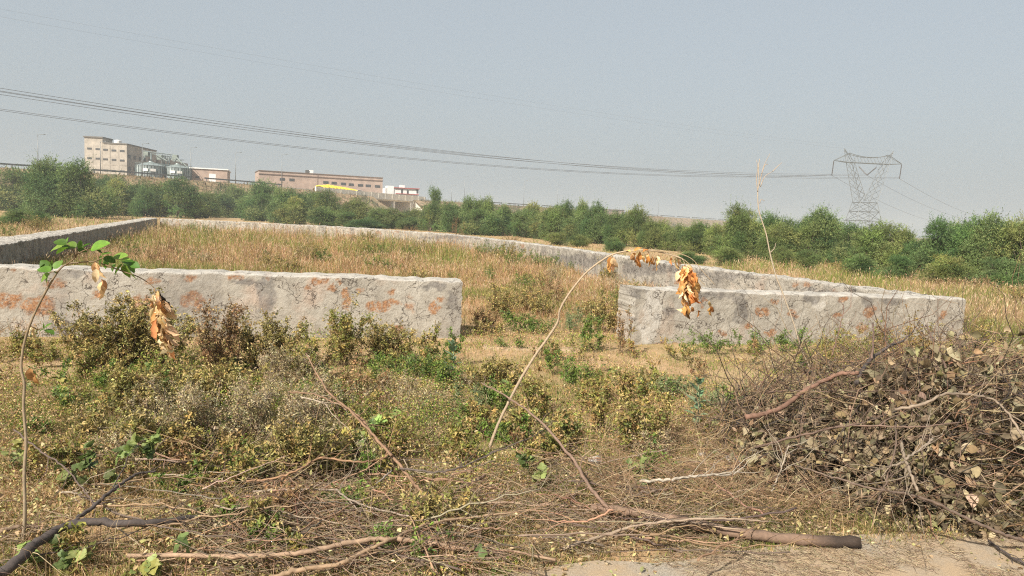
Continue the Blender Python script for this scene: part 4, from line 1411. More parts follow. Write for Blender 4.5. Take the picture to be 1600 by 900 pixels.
for px, pb, w_, pt, kd, lb in [(450, 600, 110, 540, 'grey', 'dry grey bush between the widest grey one and the yellow green weeds at the wall'),
    (140, 600, 110, 540, 'yellow', 'yellow green weed at the left foot of the olive brown bush'),
    (635, 600, 120, 545, 'green', 'green weed patch before the right part of the left front wall'), (250, 620, 150, 560, 'yellow', 'yellow olive weed before the olive brown bush'),
    (90, 740, 120, 690, 'yellow', 'yellow weed tangle beside the sapling stem'), (360, 760, 150, 700, 'yellow', 'yellow olive weed tangle before the grey twiggy bush'),
    (700, 720, 110, 670, 'yellow', 'yellow green weed left of the foot of the bent sapling')]:
    B_(px, pb, w_, pt, kd, lb, dens=1.2)
B_(560, 640, 130, 560, 'brown', 'dry brown bush between the left front wall and the long reddish branch', dens=1.0)
B_(350, 640, 150, 560, 'olive', 'olive brown bush behind the grey twiggy ones in the left foreground', dens=1.2)
B_(240, 720, 130, 640, 'olive', 'dark olive bush at the left edge of the grey twiggy ones', dens=1.2)
B_(480, 740, 170, 660, 'olive', 'olive tangle under the long reddish branches', dens=1.1)
B_(620, 720, 120, 650, 'yellow', 'yellow green weed right of the long reddish branch', dens=1.0)
B_(430, 800, 200, 750, 'brown', 'low brown dead weed among the cut branches', dens=.8)
B_(700, 830, 170, 770, 'olive', 'low olive weed among the cut branches in the middle', dens=.7)
B_(285, 705, 180, 590, 'grey', 'dry grey twiggy bush with straw coloured tufts in the left foreground', dens=1.3)
B_(400, 690, 220, 575, 'grey', 'widest dry grey twiggy bush in the middle of the left foreground', dens=1.6)
B_(480, 660, 150, 590, 'grey', 'dry grey bush behind the long reddish branch', dens=1.0)
B_(200, 650, 140, 575, 'olive', 'dark olive weed bush below the large olive brown one', dens=1.0)
B_(150, 690, 120, 640, 'olive', 'low dark olive weed patch by the bare soil at left', dens=.7)
B_(630, 650, 150, 590, 'grey', 'low grey olive weed below the bare soil patch', dens=.8)
B_(835, 650, 80, 575, 'yellow', 'yellow green weed beside the bent bare stem', dens=.9)
B_(862, 560, 44, 528, 'green', 'small green weed on the gateway threshold, behind the bent stem')
B_(990, 705, 120, 568, 'yellow', 'tall yellow flowering weed in the middle foreground, left of the grey green milkweed', dens=1.4)
B_(968, 555, 34, 480, 'brown', 'brown seedy weed at the left end of the right front wall', dens=.8)
B_(990, 560, 40, 500, 'sparse', 'thin yellowing weed at the left corner of the right front wall', dens=1.0)
B_(918, 552, 55, 492, 'green', 'dark green weed growing in the gateway near the right front wall', dens=1.1)
B_(945, 520, 50, 452, 'olive', 'olive bush just inside the gateway', dens=.7)
B_(1095, 555, 66, 522, 'green', 'green tussock at the foot of the right front wall, under the hanging dry leaves', WG)
B_(1168, 552, 70, 520, 'green', 'green tussock at the foot of the right front wall, left of the bare sapling', WG)
B_(1240, 550, 60, 512, 'green', 'green tussock at the foot of the right front wall, behind the bare sapling', WG)
B_(1330, 590, 110, 500, 'yellow', 'sparse yellow bush before the middle of the right front wall', dens=.8)
B_(1428, 575, 80, 474, 'sparse', 'tall sparse yellow orange bush in front of the right front wall', dens=2.2)
B_(1455, 575, 60, 490, 'sparse', 'sparse orange leaved bush behind the brush pile top', dens=1.6)
B_(1380, 570, 60, 505, 'brown', 'rusty brown dry bush before the right front wall', dens=.8)
B_(1532, 570, 70, 500, 'yellow', 'yellow green bush at the right end of the right front wall')
B_(1575, 610, 110, 530, 'pale', 'pale green shrub at the right edge of the photo', dens=1.3)
B_(1590, 700, 100, 600, 'pale', 'pale green weed at the right edge beside the brush pile', dens=.8)
B_(1110, 640, 110, 605, 'pale', 'low pale green weed patch behind the grey green milkweed', dens=1.4)
B_(1020, 680, 60, 650, 'yellow', 'low yellow green weed between the tall yellow weed and the milkweed', dens=1.0)
B_(755, 680, 90, 640, 'green', 'green weed left of the foot of the bent stem', dens=.9)
B_(690, 610, 90, 575, 'green', 'low green weed under the broad leaved plant', dens=.9)
B_(540, 720, 150, 650, 'lobed', 'trailing vine with pale lobed leaves in the middle foreground', dens=1.0, name='trailing_vine', cat='vine')
B_(560, 690, 110, 630, 'yellow', 'yellow weed among the long reddish branches', dens=.7)
B_(175, 770, 150, 690, 'lobed', 'trailing vine with lobed leaves right of the sapling stem', dens=1.2, name='trailing_vine', cat='vine')
B_(820, 765, 80, 718, 'lobed', 'trailing vine with bright leaves behind the fallen log', dens=1.0, name='trailing_vine', cat='vine')
B_(330, 690, 90, 640, 'lobed', 'vine with large pale leaves in front of the grey bush', dens=.5, name='trailing_vine', cat='vine')
B_(80, 895, 130, 850, 'lobed', 'leafy vine in the lower left corner of the photo', dens=.8, name='trailing_vine', cat='vine')
B_(270, 905, 130, 850, 'lobed', 'leafy vine at the bottom edge below the dark dead branch', dens=.7, name='trailing_vine', cat='vine')
B_(310, 840, 130, 800, 'grey', 'withered grey green leafy cuttings beside the dark dead branch', dens=.5)
B_(640, 880, 170, 830, 'green', 'low green weed among the cut branches at the bottom edge', dens=.5)
B_(760, 895, 100, 850, 'lobed', 'small leafy vine at the middle of the bottom edge', dens=.4, name='trailing_vine', cat='vine')
B_(1560, 720, 70, 650, 'lobed', 'bright lobed leaves growing through the right of the brush pile', dens=.3, name='trailing_vine', cat='vine')
B_(1318, 430, 60, 402, 'yellow', 'bright yellow flowering bush behind the back wall near the thorn trees', dens=.5)
# weeds against the far walls and in the plot
for px, pb, w_, pt, kd in ((320, 372, 30, 352, 'green'), (362, 376, 26, 358, 'olive'), (300, 366, 24, 346, 'green'), (855, 425, 44, 392, 'green'), (905, 428, 46, 400, 'green'), (1065, 448, 70, 415, 'green'), (1110, 450, 50, 430, 'green'),
                           (260, 365, 24, 340, 'yellow'), (575, 384, 24, 362, 'olive'), (780, 405, 30, 380, 'green'), (650, 440, 50, 418, 'olive'), (450, 430, 60, 404, 'olive'), (215, 410, 60, 380, 'green'), (560, 412, 50, 392, 'green'), (830, 470, 50, 440, 'olive'), (760, 525, 60, 500, 'olive'), (800, 545, 60, 525, 'green')):
    B_(px, pb, w_, pt, kd, 'green weed clump rising from the dry grass inside the plot', 'weed clumps inside the plot', dens=.5)
for px, pb, w_, pt, kd in ((12, 372, 50, 345, 'green'), (60, 362, 50, 336, 'olive'), (90, 351, 34, 338, 'pale'), (125, 349, 30, 338, 'pale'), (640, 365, 30, 350, 'brown'), (715, 372, 24, 335, 'brown'), (800, 380, 34, 365, 'brown'), (1020, 412, 40, 395, 'brown'), (1585, 480, 60, 442, 'olive'), (1540, 455, 50, 428, 'brown'), (1480, 450, 60, 430, 'brown')):
    B_(px, pb, w_, pt, kd, 'scrubby weed outside the plot below the thorn trees', 'scrubby weeds outside the plot', dens=.5)
# small weeds scattered over the front yard
k = 0
while k < 120:
    px, pb = R.uniform(0, 1600), 560 + 320 * R.uniform(0, 1) ** 1.0
    p = on_z(px, pb)
    if not front_mask(p[:1], p[1:2])[0] or bareness(p[:1], p[1:2])[0] > .4 or (px > 1130 and pb > 600): continue
    kd = R.choice(['yellow', 'green', 'olive', 'grey', 'lobed', 'pale', 'brown'], p=[.26, .26, .12, .10, .10, .10, .06])
    if (pb > 730 and R.uniform() < .65) or (px > 840 and pb > 765) or (1035 < px < 1135 and 600 < pb < 760): continue
    w_ = R.uniform(45, 110) * (.7 + (pb - 540) / 500)
    B_(px, pb, w_, pb - R.uniform(22, 60) * (.7 + (pb - 540) / 500), kd, 'small weed growing on the rough ground before the front walls', 'small weeds on the rough ground', dens=.6)
    k += 1

k = 0
while k < 46:
    px, pb = R.uniform(130, 1000), R.uniform(372, 500)
    p = on_z(px, pb)
    if not in_poly(p[:1], p[1:2], PLOT)[0] or (pb > 425 and px < 725): continue
    w_ = R.uniform(26, 60) * (.5 + (pb - 340) / 130)
    B_(px, pb, w_, pb - R.uniform(14, 34) * (.5 + (pb - 340) / 130), R.choice(['green', 'olive', 'yellow', 'brown', 'grey'], p=[.3, .3, .15, .1, .15]), 'green weed clump rising from the dry grass inside the plot' if False else 'low weed half hidden in the dry grass inside the plot', 'low weeds inside the plot', dens=.6)
    k += 1
# ------------------------------------------------------------------ green sapling on the left
STEM = leafmat('green_stem', .6, .0, .3)


def pts_depth(seq, D0, D1=None):
    """picture points on an upright plane at depth D0 (running to D1 at the end)"""
    D1 = D0 if D1 is None else D1
    return np.array([at(px, py, D0 + (D1 - D0) * i / (len(seq) - 1)) for i, (px, py) in enumerate(seq)])


def root_at(name, p, label, cat, group=None):
    o = empty(name, p); tag(o, label, cat, group); return o


D_ = on_z(36, 850)[1]
st = smooth_path(pts_depth([(36, 850), (39, 800), (38, 740), (41, 690), (37, 640), (38, 600), (33, 572), (40, 528), (55, 488), (72, 455), (90, 425), (104, 413), (125, 410), (147, 409), (165, 414)], D_, D_ + .15), 5)
st[0, 2] = -.04
root = root_at('sapling', (st[0][0], st[0][1], 0), 'green leaved sapling with a thin curved stem at the far left', 'sapling')
mb = MB()
tube(mb, st, np.linspace(.0085, .003, len(st)), np.stack([np.linspace(.27, .15, len(st)), np.linspace(.21, .105, len(st)), np.linspace(.14, .055, len(st))], 1), 7, True, .12)
for seq in ([(104, 413), (118, 402), (121, 390)], [(118, 402), (112, 388), (104, 380)], [(120, 398), (130, 392), (150, 385)], [(147, 409), (158, 404), (170, 402), (195, 408)], [(90, 425), (80, 425), (72, 430)], [(165, 414), (195, 425), (215, 432), (232, 442), (241, 450)], [(46, 508), (58, 514), (68, 512)]):
    p = smooth_path(pts_depth(seq, D_ + .1), 4); tube(mb, p, np.linspace(.0035, .0018, len(p)), np.array([.15, .10, .05]), 5)
o = part(mb, 'stem', STEM, root)


def leafset(mb, spec, D, cols, curl=(.1, .6), fold=(.15, .35), aspect=.66, st_=9, Dj=.08, ej=.15, jit=.2):
    """spec: (x0, y0, x1, y1) base and tip of each leaf in the picture"""
    n = len(spec); s = np.array(spec, float)
    Dj_ = D + R.uniform(-Dj, Dj, n)
    P = np.array([at(a[0], a[1], d) for a, d in zip(s, Dj_)])
    T = np.array([at(a[2], a[3], d + R.uniform(-.03, .03)) for a, d in zip(s, Dj_)])
    A = T - P; L = np.linalg.norm(A, axis=1) * .92
    N = nrm(np.column_stack([R.normal(-.3, .35, n), R.normal(-.5, .35, n), R.uniform(.3, 1.0, n)]))
    broad(mb, P, A, N, L, L * aspect * R.uniform(.85, 1.15, n), pal(n, cols, jit=jit), R.uniform(*curl, n), R.uniform(*fold, n), st_, 0.0, ej)


FRESH = [(.09, .19, .022), (.125, .235, .028), (.065, .135, .016), (.165, .28, .04)]
mb = MB()
leafset(mb, [(104, 382, 80, 372), (104, 380, 106, 369), (100, 384, 72, 391), (106, 386, 86, 397), (118, 388, 102, 374), (122, 388, 128, 374), (120, 390, 138, 392), (108, 390, 96, 380),
             (142, 390, 172, 376), (140, 391, 166, 388), (128, 388, 140, 376), (150, 390, 162, 396), (158, 398, 176, 392), (162, 402, 180, 408),
             (78, 424, 55, 415), (80, 424, 60, 405), (82, 422, 78, 404), (84, 420, 98, 404), (78, 428, 56, 440), (76, 430, 68, 444), (84, 424, 90, 428), (70, 412, 58, 420),
             (165, 402, 182, 410), (170, 404, 160, 420), (176, 402, 200, 398), (186, 408, 204, 402), (190, 408, 218, 414), (194, 412, 214, 422), (198, 414, 212, 443), (196, 414, 200, 438), (192, 412, 176, 430), (180, 412, 172, 424), (205, 412, 219, 418), (186, 404, 198, 396), (160, 400, 150, 418),
             (70, 513, 80, 503), (70, 514, 58, 518), (71, 515, 86, 520), (70, 513, 66, 503)], D_ + .1, FRESH, ej=.03, jit=.15)
part(mb, 'leaves', LEAF_GLOSS, root)
DRY = [(.55, .36, .17), (.64, .46, .25), (.44, .23, .09), (.70, .54, .34), (.6, .42, .22)]
mb = MB()
leafset(mb, [(148, 410, 152, 432), (152, 412, 160, 440), (150, 420, 148, 445), (160, 440, 152, 468), (158, 436, 166, 470), (56, 510, 44, 530), (50, 512, 42, 524), (158, 446, 160, 472), (46, 575, 54, 602), (54, 588, 57, 606)], D_ + .1, DRY, (.4, 1.3), (.4, 1.0), .45)
part(mb, 'dry_leaves', DRYLEAF, root)
spec = []
for k in range(72):
    q = R.uniform(0, 1); x0 = 245 + R.normal(0, 4) + 14 * q; y0 = 452 + 85 * q
    sp = 14 * math.sin(math.pi * min(1, q * 1.2 + .15)) + 4
    x1 = x0 + R.normal(2, sp); y1 = y0 + R.uniform(18, 38)
    spec.append((x0, y0, x1, y1))
mb = MB(); leafset(mb, spec, D_ + .1, DRY, (.3, 1.6), (.3, 1.3), .27, 8, .06, jit=.28, ej=.28)
p = smooth_path(pts_depth([(241, 450), (246, 475), (254, 515), (262, 545)], D_ + .1), 4); tube(mb, p, .002, np.array([.3, .18, .09]), 5)
part(mb, 'hanging_leaves', DRYLEAF, root)

# ------------------------------------------------------------------ bent dry sapling in the middle
D_ = on_z(764, 702)[1]
st = smooth_path(pts_depth([(764, 702), (778, 664), (795, 628), (815, 590), (838, 553), (858, 525), (872, 502), (875, 484), (890, 458), (915, 427), (942, 406), (962, 396), (990, 391), (1020, 392), (1048, 398), (1066, 404)], D_, D_ - .35), 6)
st[0, 2] = -.04
root = root_at('bent_sapling', (st[0][0], st[0][1], 0), 'bare pale sapling bent over in an arch with dead orange leaves hanging from its tip', 'sapling')
mb = MB()
tube(mb, st, np.linspace(.0115, .0035, len(st)), np.array([.42, .32, .21]), 7, True, .12)
Dt = D_ - .33
for seq in ([(985, 392), (1030, 391), (1062, 402), (1080, 416), (1094, 438), (1102, 446)], [(1020, 392), (1052, 394), (1080, 404), (1098, 424), (1118, 446)], [(1066, 404), (1072, 418), (1074, 440), (1076, 470)], [(958, 398), (954, 404), (950, 412)], [(992, 391), (990, 402), (994, 415)], [(1012, 392), (1018, 402), (1022, 412)]):
    p = smooth_path(pts_depth(seq, Dt), 5); tube(mb, p, np.linspace(.0035, .0018, len(p)), np.array([.40, .30, .18]), 5)
part(mb, 'stem', BARK, root)
ORANGE = [(.58, .30, .10), (.66, .40, .17), (.46, .21, .06), (.72, .50, .27)]
spec = [(956, 400, 949, 428), (958, 402, 962, 424), (954, 402, 946, 418), (960, 402, 955, 428), (990, 392, 1003, 385), (992, 394, 985, 410), (1000, 393, 996, 418), (994, 404, 1003, 424), (988, 396, 998, 402), (1004, 394, 1012, 386), (1012, 396, 1016, 410), (1018, 400, 1022, 420), (1022, 402, 1031, 424), (1010, 404, 1024, 416), (1026, 400, 1030, 416), (1056, 402, 1054, 424), (956, 404, 959, 420), (953, 406, 951, 424), (988, 398, 992, 416), (997, 400, 992, 412), (1002, 398, 1009, 412), (1014, 400, 1010, 416), (1028, 402, 1024, 418), (986, 394, 978, 388), (1050, 402, 1046, 416), (1060, 404, 1066, 418), (1058, 402, 1062, 426)]
for k in range(84):
    q = R.uniform(0, 1); x0 = 1075 + R.normal(0, 4); y0 = 413 + 66 * q
    sp = 13 * math.sin(math.pi * min(1, q * .9 + .15)) + 3
    spec.append((x0, y0, x0 + R.normal(1, sp), y0 + R.uniform(8, 26)))
spec += [(1108, 470, 1112, 486), (1110, 480, 1108, 498), (1110, 478, 1116, 492), (1090, 484, 1094, 498), (1074, 480, 1076, 504), (1070, 478, 1068, 494)]
mb = MB(); leafset(mb, spec, Dt, ORANGE, (.2, 1.5), (.2, 1.1), .36, 8, .06, jit=.28, ej=.28); part(mb, 'dead_leaves', DRYLEAF, root)

# ------------------------------------------------------------------ thin bare sapling on the right
D_ = 6.0
st = smooth_path(pts_depth([(1275, 640), (1268, 585), (1252, 545), (1240, 505), (1222, 455), (1212, 430), (1203, 395), (1197, 365), (1186, 330), (1184, 300), (1186, 285), (1185, 262), (1187, 248)], D_), 5)
root = root_at('bare_sapling', (st[0][0], st[0][1], 0), 'very thin leafless sapling forking at its tip against the sky, right of the middle', 'sapling')
mb = MB(); tube(mb, st, np.linspace(.0075, .0026, len(st)), np.array([.47, .38, .27]), 6, True, .1)
for seq in ([(1186, 290), (1190, 272), (1194, 258), (1203, 240)], [(1188, 292), (1195, 276), (1207, 268)], [(1184, 300), (1182, 280), (1184, 262), (1182, 250)], [(1207, 268), (1215, 260), (1222, 254)], [(1190, 272), (1195, 258), (1200, 257)], [(1187, 318), (1189, 312), (1195, 314)], [(1203, 395), (1210, 388), (1212, 380)]):
    p = smooth_path(pts_depth(seq, D_), 4); tube(mb, p, np.linspace(.004, .0016, len(p)), np.array([.40, .32, .24]), 5)
part(mb, 'stem', BARK, root)

# ------------------------------------------------------------------ milkweeds with big paired leaves
def milkweed(px, pb, pt, wpx, label, pairs=7):
    p = on_z(px, pb); D = p[1]; h = at(px, pt, D)[2]
    root = root_at('milkweed', p, label, 'plant')
    mb = MB(); s = np.array([[0, 0, -.02], [.01, 0, h * .5], [0, .01, h]]) + p; tube(mb, smooth_path(s), .006, np.array([.2, .24, .13]), 6); part(mb, 'stem', STEM, root)
    mb = MB(); n = pairs * 2 + 4
    zi = np.r_[np.repeat(np.linspace(.22, .95, pairs), 2), [1, 1, 1, 1]] * h
    az = np.r_[np.repeat(np.arange(pairs) * 1.45 + R.uniform(0, 3), 2) + np.tile([0, np.pi], pairs), R.uniform(0, 6, 4)] + R.normal(0, .2, n)
    el = np.r_[np.repeat(np.linspace(.35, .9, pairs), 2), [1.2] * 4]
    A = np.column_stack([np.cos(az) * np.cos(el), np.sin(az) * np.cos(el), np.sin(el)])
    P = p + np.column_stack([0 * zi, 0 * zi, zi])
    L = wpx * D / F * .55 * R.uniform(.8, 1.15, n) * np.r_[np.repeat(np.linspace(1, .75, pairs), 2), [.4] * 4]
    N = nrm(np.cross(np.cross(A, UP), A) + 1e-6)
    broad(mb, P, A, N, L, L * .52, pal(n, [(.15, .22, .115), (.19, .27, .15), (.12, .18, .085)], jit=.1), R.uniform(.2, .6, n), .2, 8)
    part(mb, 'leaves', LEAF, root)


milkweed(1087, 676, 598, 48, 'grey green milkweed with big paired leaves in front of the right wall', 7)
milkweed(706, 600, 538, 40, 'grey green milkweed with big paired leaves near the end of the left front wall', 7)
milkweed(1128, 520, 508, 10, 'small pale milkweed at the right wall', 3) if False else None

# ------------------------------------------------------------------ cut branches and the log
BROWN, RED, DARK, PALE = (.25, .17, .10), (.26, .155, .09), (.075, .058, .05), (.40, .32, .23)
WOODG = 'cut branches lying in the foreground'


PC = np.array([3.3, 5.5]); pd = np.array([.97, .24]); pn = np.array([-.24, .97])
def mound(x, y):
    a_ = (x - PC[0]) * pd[0] + (y - PC[1]) * pd[1]; b__ = (x - PC[0]) * pn[0] + (y - PC[1]) * pn[1]
    q = (a_ / 1.95) ** 2 + (b__ / np.where(b__ < 0, 1.6, 1.2)) ** 2
    return .80 * np.clip(1 - q, 0, 1) ** .6 * (.45 + 1.1 * fbm(x * 2.3, y * 2.3, 201, 3))


def clear(p):
    """slide a point towards the camera until it lies on top of the brush pile"""
    d = nrm((CAM - p)[None])[0]
    for _ in range(80):
        if p[2] > float(mound(p[0], p[1])) + .03: break
        p = p + d * .03
    return p


def lying(seq, r0, r1, col, label=None, group=None, name='fallen_branch', sub=0, wig=.005, sides=7):
    """seq: (px, py, z) picture points at a given height over the ground"""
    P = np.array([clear(on_z(a[0], a[1], a[2])) for a in seq])
    P = smooth_path(P, 8); P[1:-1] += R.normal(0, wig, (len(P) - 2, 3)) * .5
    base = P[len(P) // 2].copy(); base[2] = 0
    root = root_at(name, base, label, 'branch', group)
    mb = MB(); rad = np.linspace(r0, r1, len(P)); K = np.array(col) * (1 + R.normal(0, .12, (len(P), 1)))
    if name == 'fallen_log': K = K * np.interp(np.arange(len(P)), [len(P) - 8, len(P) - 4], [1, .22])[:, None]
    tube(mb, P, rad, K, sides, True, .14)
    if sub:
        i = R.integers(len(P) // 4, len(P), sub); d = nrm(np.gradient(P, axis=0))[i]
        twigs(mb, P[i], nrm(d + rdir(sub) * .8 + UP * .25), R.uniform(.12, .45, sub), R.uniform(.0018, .004, sub), np.tile(np.array(col), (sub, 1)), 6, .1, .1)
    part(mb, 'limb', BARK, root)
    return root


L_ = [
    # the log and its limbs
    ([(925, 792, .09), (950, 796, .10), (975, 798, .10), (1060, 813, .09), (1150, 832, .07), (1240, 843, .06), (1343, 848, .06)], .021, .030, (.21, .135, .09), 'thickest fallen log lying along the road edge below the brush pile'),
    ([(955, 800, .10), (925, 765, .18), (885, 705, .28), (840, 655, .36), (795, 622, .42), (752, 598, .46)], .012, .0045, (.25, .16, .11), 'long thin branch rising to the upper left from the fallen log'),
    ([(1165, 652, .42), (1215, 640, .46), (1262, 608, .55), (1308, 586, .64), (1342, 583, .66)], .018, .013, (.21, .115, .075), 'reddish broken branch sticking out of the left of the brush pile'),
    ([(1338, 598, .60), (1356, 566, .74), (1382, 545, .82), (1412, 532, .88)], .015, .008, DARK, 'black bent branch on top of the brush pile'),
    # dark dead branch, lower left
    ([(-20, 905, .08), (20, 884, .10), (55, 850, .13), (95, 826, .15), (140, 816, .16), (200, 818, .15), (255, 815, .13), (310, 808, .10)], .025, .014, DARK, 'thick black dead branch in the lower left corner'),
    ([(100, 826, .09), (140, 796, .14), (178, 764, .18), (212, 742, .20), (244, 736, .2)], .012, .005, DARK, 'black side branch rising from the dark dead branch'),
    ([(22, 672, .25), (60, 702, .2), (100, 730, .16), (128, 762, .12), (145, 785, .08)], .005, .004, (.13, .09, .07), 'thin dark twig slanting across the sapling stem'),
    # long reddish branches, middle
    ([(478, 552, .62), (500, 592, .55), (515, 615, .5), (545, 640, .42), (580, 676, .32), (606, 705, .24), (625, 728, .2), (648, 757, .12), (672, 782, .05)], .005, .010, RED, 'long reddish branch running down through the middle of the foreground'),
    ([(668, 780, .05), (700, 772, .06), (730, 758, .08), (758, 742, .08)], .012, .010, (.27, .17, .11), 'short thick brown branch at the foot of the long reddish one'),
    ([(450, 612, .4), (490, 616, .42), (520, 628, .40), (560, 650, .36), (585, 682, .3), (612, 712, .24)], .004, .009, RED, 'reddish branch joining the long one from the left'),
    ([(470, 620, .4), (500, 628, .4), (512, 634, .38)], .005, .004, PALE, 'short pale stick beside the reddish branches'),
    ([(385, 752, .12), (430, 747, .14), (470, 732, .18), (500, 716, .2), (560, 722, .2), (590, 718, .18), (612, 708, .2)], .007, .005, (.33, .19, .10), 'reddish branch curving left from the middle of the long one'),
    ([(625, 732, .2), (680, 738, .2), (720, 730, .22), (770, 708, .26), (820, 688, .3)], .006, .004, (.12, .09, .07), 'thin dark branch crossing to the right of the long reddish one'),
    ([(612, 735, .16), (590, 755, .16), (570, 778, .12), (556, 788, .1)], .005, .006, (.34, .28, .22), 'thin grey forked twig below the long reddish branch'),
    ([(395, 768, .1), (450, 765, .12), (520, 766, .14), (545, 780, .14), (600, 798, .12), (680, 815, .1), (760, 828, .08)], .006, .004, (.32, .25, .19), 'long pale grey branch crossing the middle of the foreground'),
    ([(450, 745, .14), (480, 772, .12), (520, 788, .1), (565, 810, .06)], .004, .004, RED, 'thin reddish twig crossing the pale grey branch'),
    ([(200, 868, .05), (300, 868, .10), (400, 868, .11), (480, 862, .12), (545, 848, .13), (600, 842, .13), (660, 846, .11), (720, 858, .08), (790, 868, .05)], .010, .014, (.33, .22, .14), 'long brown branch lying across the bottom of the foreground'),
    ([(420, 905, .08), (470, 890, .10), (530, 882, .11), (560, 866, .12), (600, 848, .14), (660, 822, .12), (720, 810, .13), (790, 802, .14), (860, 792, .14)], .012, .004, (.33, .22, .13), 'light brown branch bending up from the bottom edge'),
    ([(550, 872, .07), (600, 862, .08), (650, 850, .1), (700, 838, .11), (760, 826, .12), (790, 827, .12)], .006, .005, RED, 'reddish branch beside the light brown bending one'),
    ([(545, 880, .05), (575, 893, .04), (600, 905, .03)], .008, .006, (.36, .22, .13), 'short fork at the bottom edge of the light brown branch'),
    ([(0, 830, .06), (40, 822, .06), (75, 828, .05)], .012, .008, (.25, .17, .11), 'short brown stick at the left edge'),
    ([(245, 742, .06), (310, 742, .06), (380, 746, .05)], .004, .004, PALE, 'straight pale stick lying right of the black side branch'),
    ([(90, 768, .03), (120, 770, .03), (140, 770, .03)], .006, .005, PALE, 'short pale stick on the bare soil at left'),
    ([(880, 858, .05), (940, 838, .08), (1000, 820, .12), (1060, 813, .15), (1130, 810, .17), (1200, 815, .16)], .009, .004, (.31, .23, .16), 'pale branch lying over the fallen log'),
    ([(960, 840, .06), (1000, 815, .08), (1020, 806, .06)], .009, .008, BROWN, 'stub of branch under the fallen log'),
    ([(1000, 752, .14), (1040, 750, .18), (1080, 745, .2), (1110, 742, .2), (1145, 743, .18)], .009, .007, (.42, .36, .28), 'pale barkless branch at the left foot of the brush pile'),
    ([(1600, 845, .10), (1560, 832, .16), (1500, 805, .25), (1440, 778, .34), (1360, 762, .4), (1290, 742, .44), (1240, 726, .46)], .010, .003, (.16, .11, .08), 'long dark branch reaching out of the brush pile to the right edge'),
    ([(1545, 845, .05), (1580, 870, .05), (1612, 885, .05)], .006, .007, DARK, 'black twig on the road at the right edge'),
    ([(1408, 690, .52), (1412, 712, .5), (1422, 738, .46), (1434, 768, .4)], .009, .007, (.26, .2, .14), 'pale upright branch in the middle of the brush pile'),
    ([(1412, 722, .5), (1390, 730, .48), (1378, 748, .42)], .006, .005, (.26, .2, .14), 'pale forked branch stub in the middle of the brush pile'),
    ([(1415, 718, .5), (1440, 700, .52), (1458, 686, .54)], .006, .005, (.33, .26, .19), 'pale side twig in the middle of the brush pile'),
    ([(1398, 640, .66), (1440, 632, .7), (1478, 616, .74), (1520, 618, .72), (1558, 628, .68), (1590, 668, .55), (1602, 690, .5)], .009, .006, (.27, .205, .145), 'pale curved branch arching over the right of the brush pile'),
    ([(1200, 612, .5), (1250, 611, .52), (1300, 612, .54), (1420, 610, .66)], .004, .003, (.14, .09, .065), 'straight dark twig along the top of the brush pile'),
    ([(1180, 700, .3), (1250, 680, .46), (1330, 665, .58), (1420, 668, .62), (1500, 660, .66)], .007, .003, (.17, .11, .08), 'dark brown branch across the front of the brush pile'),
    ([(1205, 768, .18), (1216, 745, .26), (1225, 720, .34), (1232, 696, .4)], .005, .004, (.33, .27, .2), 'pale stick leaning on the left of the brush pile'),
    ([(1370, 790, .3), (1385, 750, .42), (1398, 705, .54), (1400, 660, .64)], .005, .004, (.15, .1, .07), 'dark upright twig in the front of the brush pile'),
    ([(1300, 555, .72), (1310, 520, .84), (1318, 480, .98), (1312, 470, 1.0)], .005, .003, (.22, .13, .09), 'thin reddish twig rising above the brush pile against the wall'),
    ([(1362, 560, .8), (1365, 525, .9), (1364, 505, .95)], .007, .006, (.18, .11, .08), 'short upright stub rising above the brush pile against the wall'),
    ([(1478, 575, .8), (1462, 540, .92), (1446, 508, 1.02)], .007, .004, (.16, .1, .07), 'slanting dark twig rising above the right of the brush pile'),
]
for seq, a_, b__, c_, lb in L_:
    lying(seq, a_, b__, c_, lb, WOODG, name='fallen_log' if 'log lying' in lb else 'fallen_branch', sub=0 if a_ > .02 else R.integers(4, 9))
# scorched end of the log
'''
mb = MB(); p = np.array([on_z(1290, 845, .052), on_z(1343, 848, .051), on_z(1348, 848, .05)]); tube(mb, smooth_path(p, 5), [.034] + [.0358] * 9 + [.030], np.array([.05, .042, .038]), 10, True, .1)
lg = [o for o in C.objects if o.name.startswith('fallen_log')][0]
part(mb, 'burnt_end', BARK, lg)
'''
# thinner cut stems strewn through the foreground, each a branch
for k in range(95):
    px, py = R.uniform(180, 1150), R.uniform(735, 890)
    p = on_z(px, py); z0 = R.uniform(.02, .16)
    az = R.normal(0.05, .6) + (np.pi if R.uniform() < .5 else 0); L = R.uniform(.3, 1.1)
    a_ = np.array([math.cos(az), math.sin(az) * .9, 0])
    P = np.array([p - a_ * L / 2 + UP * (z0 + R.normal(0, .04)), p + UP * z0 + R.normal(0, .03, 3), p + a_ * L / 2 + UP * max(.01, z0 + R.normal(0, .06))])
    P[:, 2] = np.maximum(P[:, 2], .012)
    r_ = R.uniform(.0025, .0075); col_ = pal(1, [BROWN, RED, (.33, .25, .18), (.14, .10, .075), (.36, .22, .13)])[0]
    P = smooth_path(P, 6); P[1:-1] += R.normal(0, .006, (len(P) - 2, 3))
    mb = MB(); tube(mb, P, np.linspace(r_, r_ * .45, len(P)), col_, 5, True, .1)
    nsub = R.choice([0, 4, 5, 6])
    if nsub:
        i = R.integers(1, len(P), nsub); twigs(mb, P[i], nrm(a_ + rdir(nsub) * .7 + UP * .2), R.uniform(.1, .35, nsub), r_ * .4, np.tile(col_, (nsub, 1)), 5, .1, .1)
    tag(mb.build('cut_stem', BARK, loc=p), 'thin brown cut stem strewn among the weeds at the roadside', 'branch', 'thin cut stems strewn at the roadside')

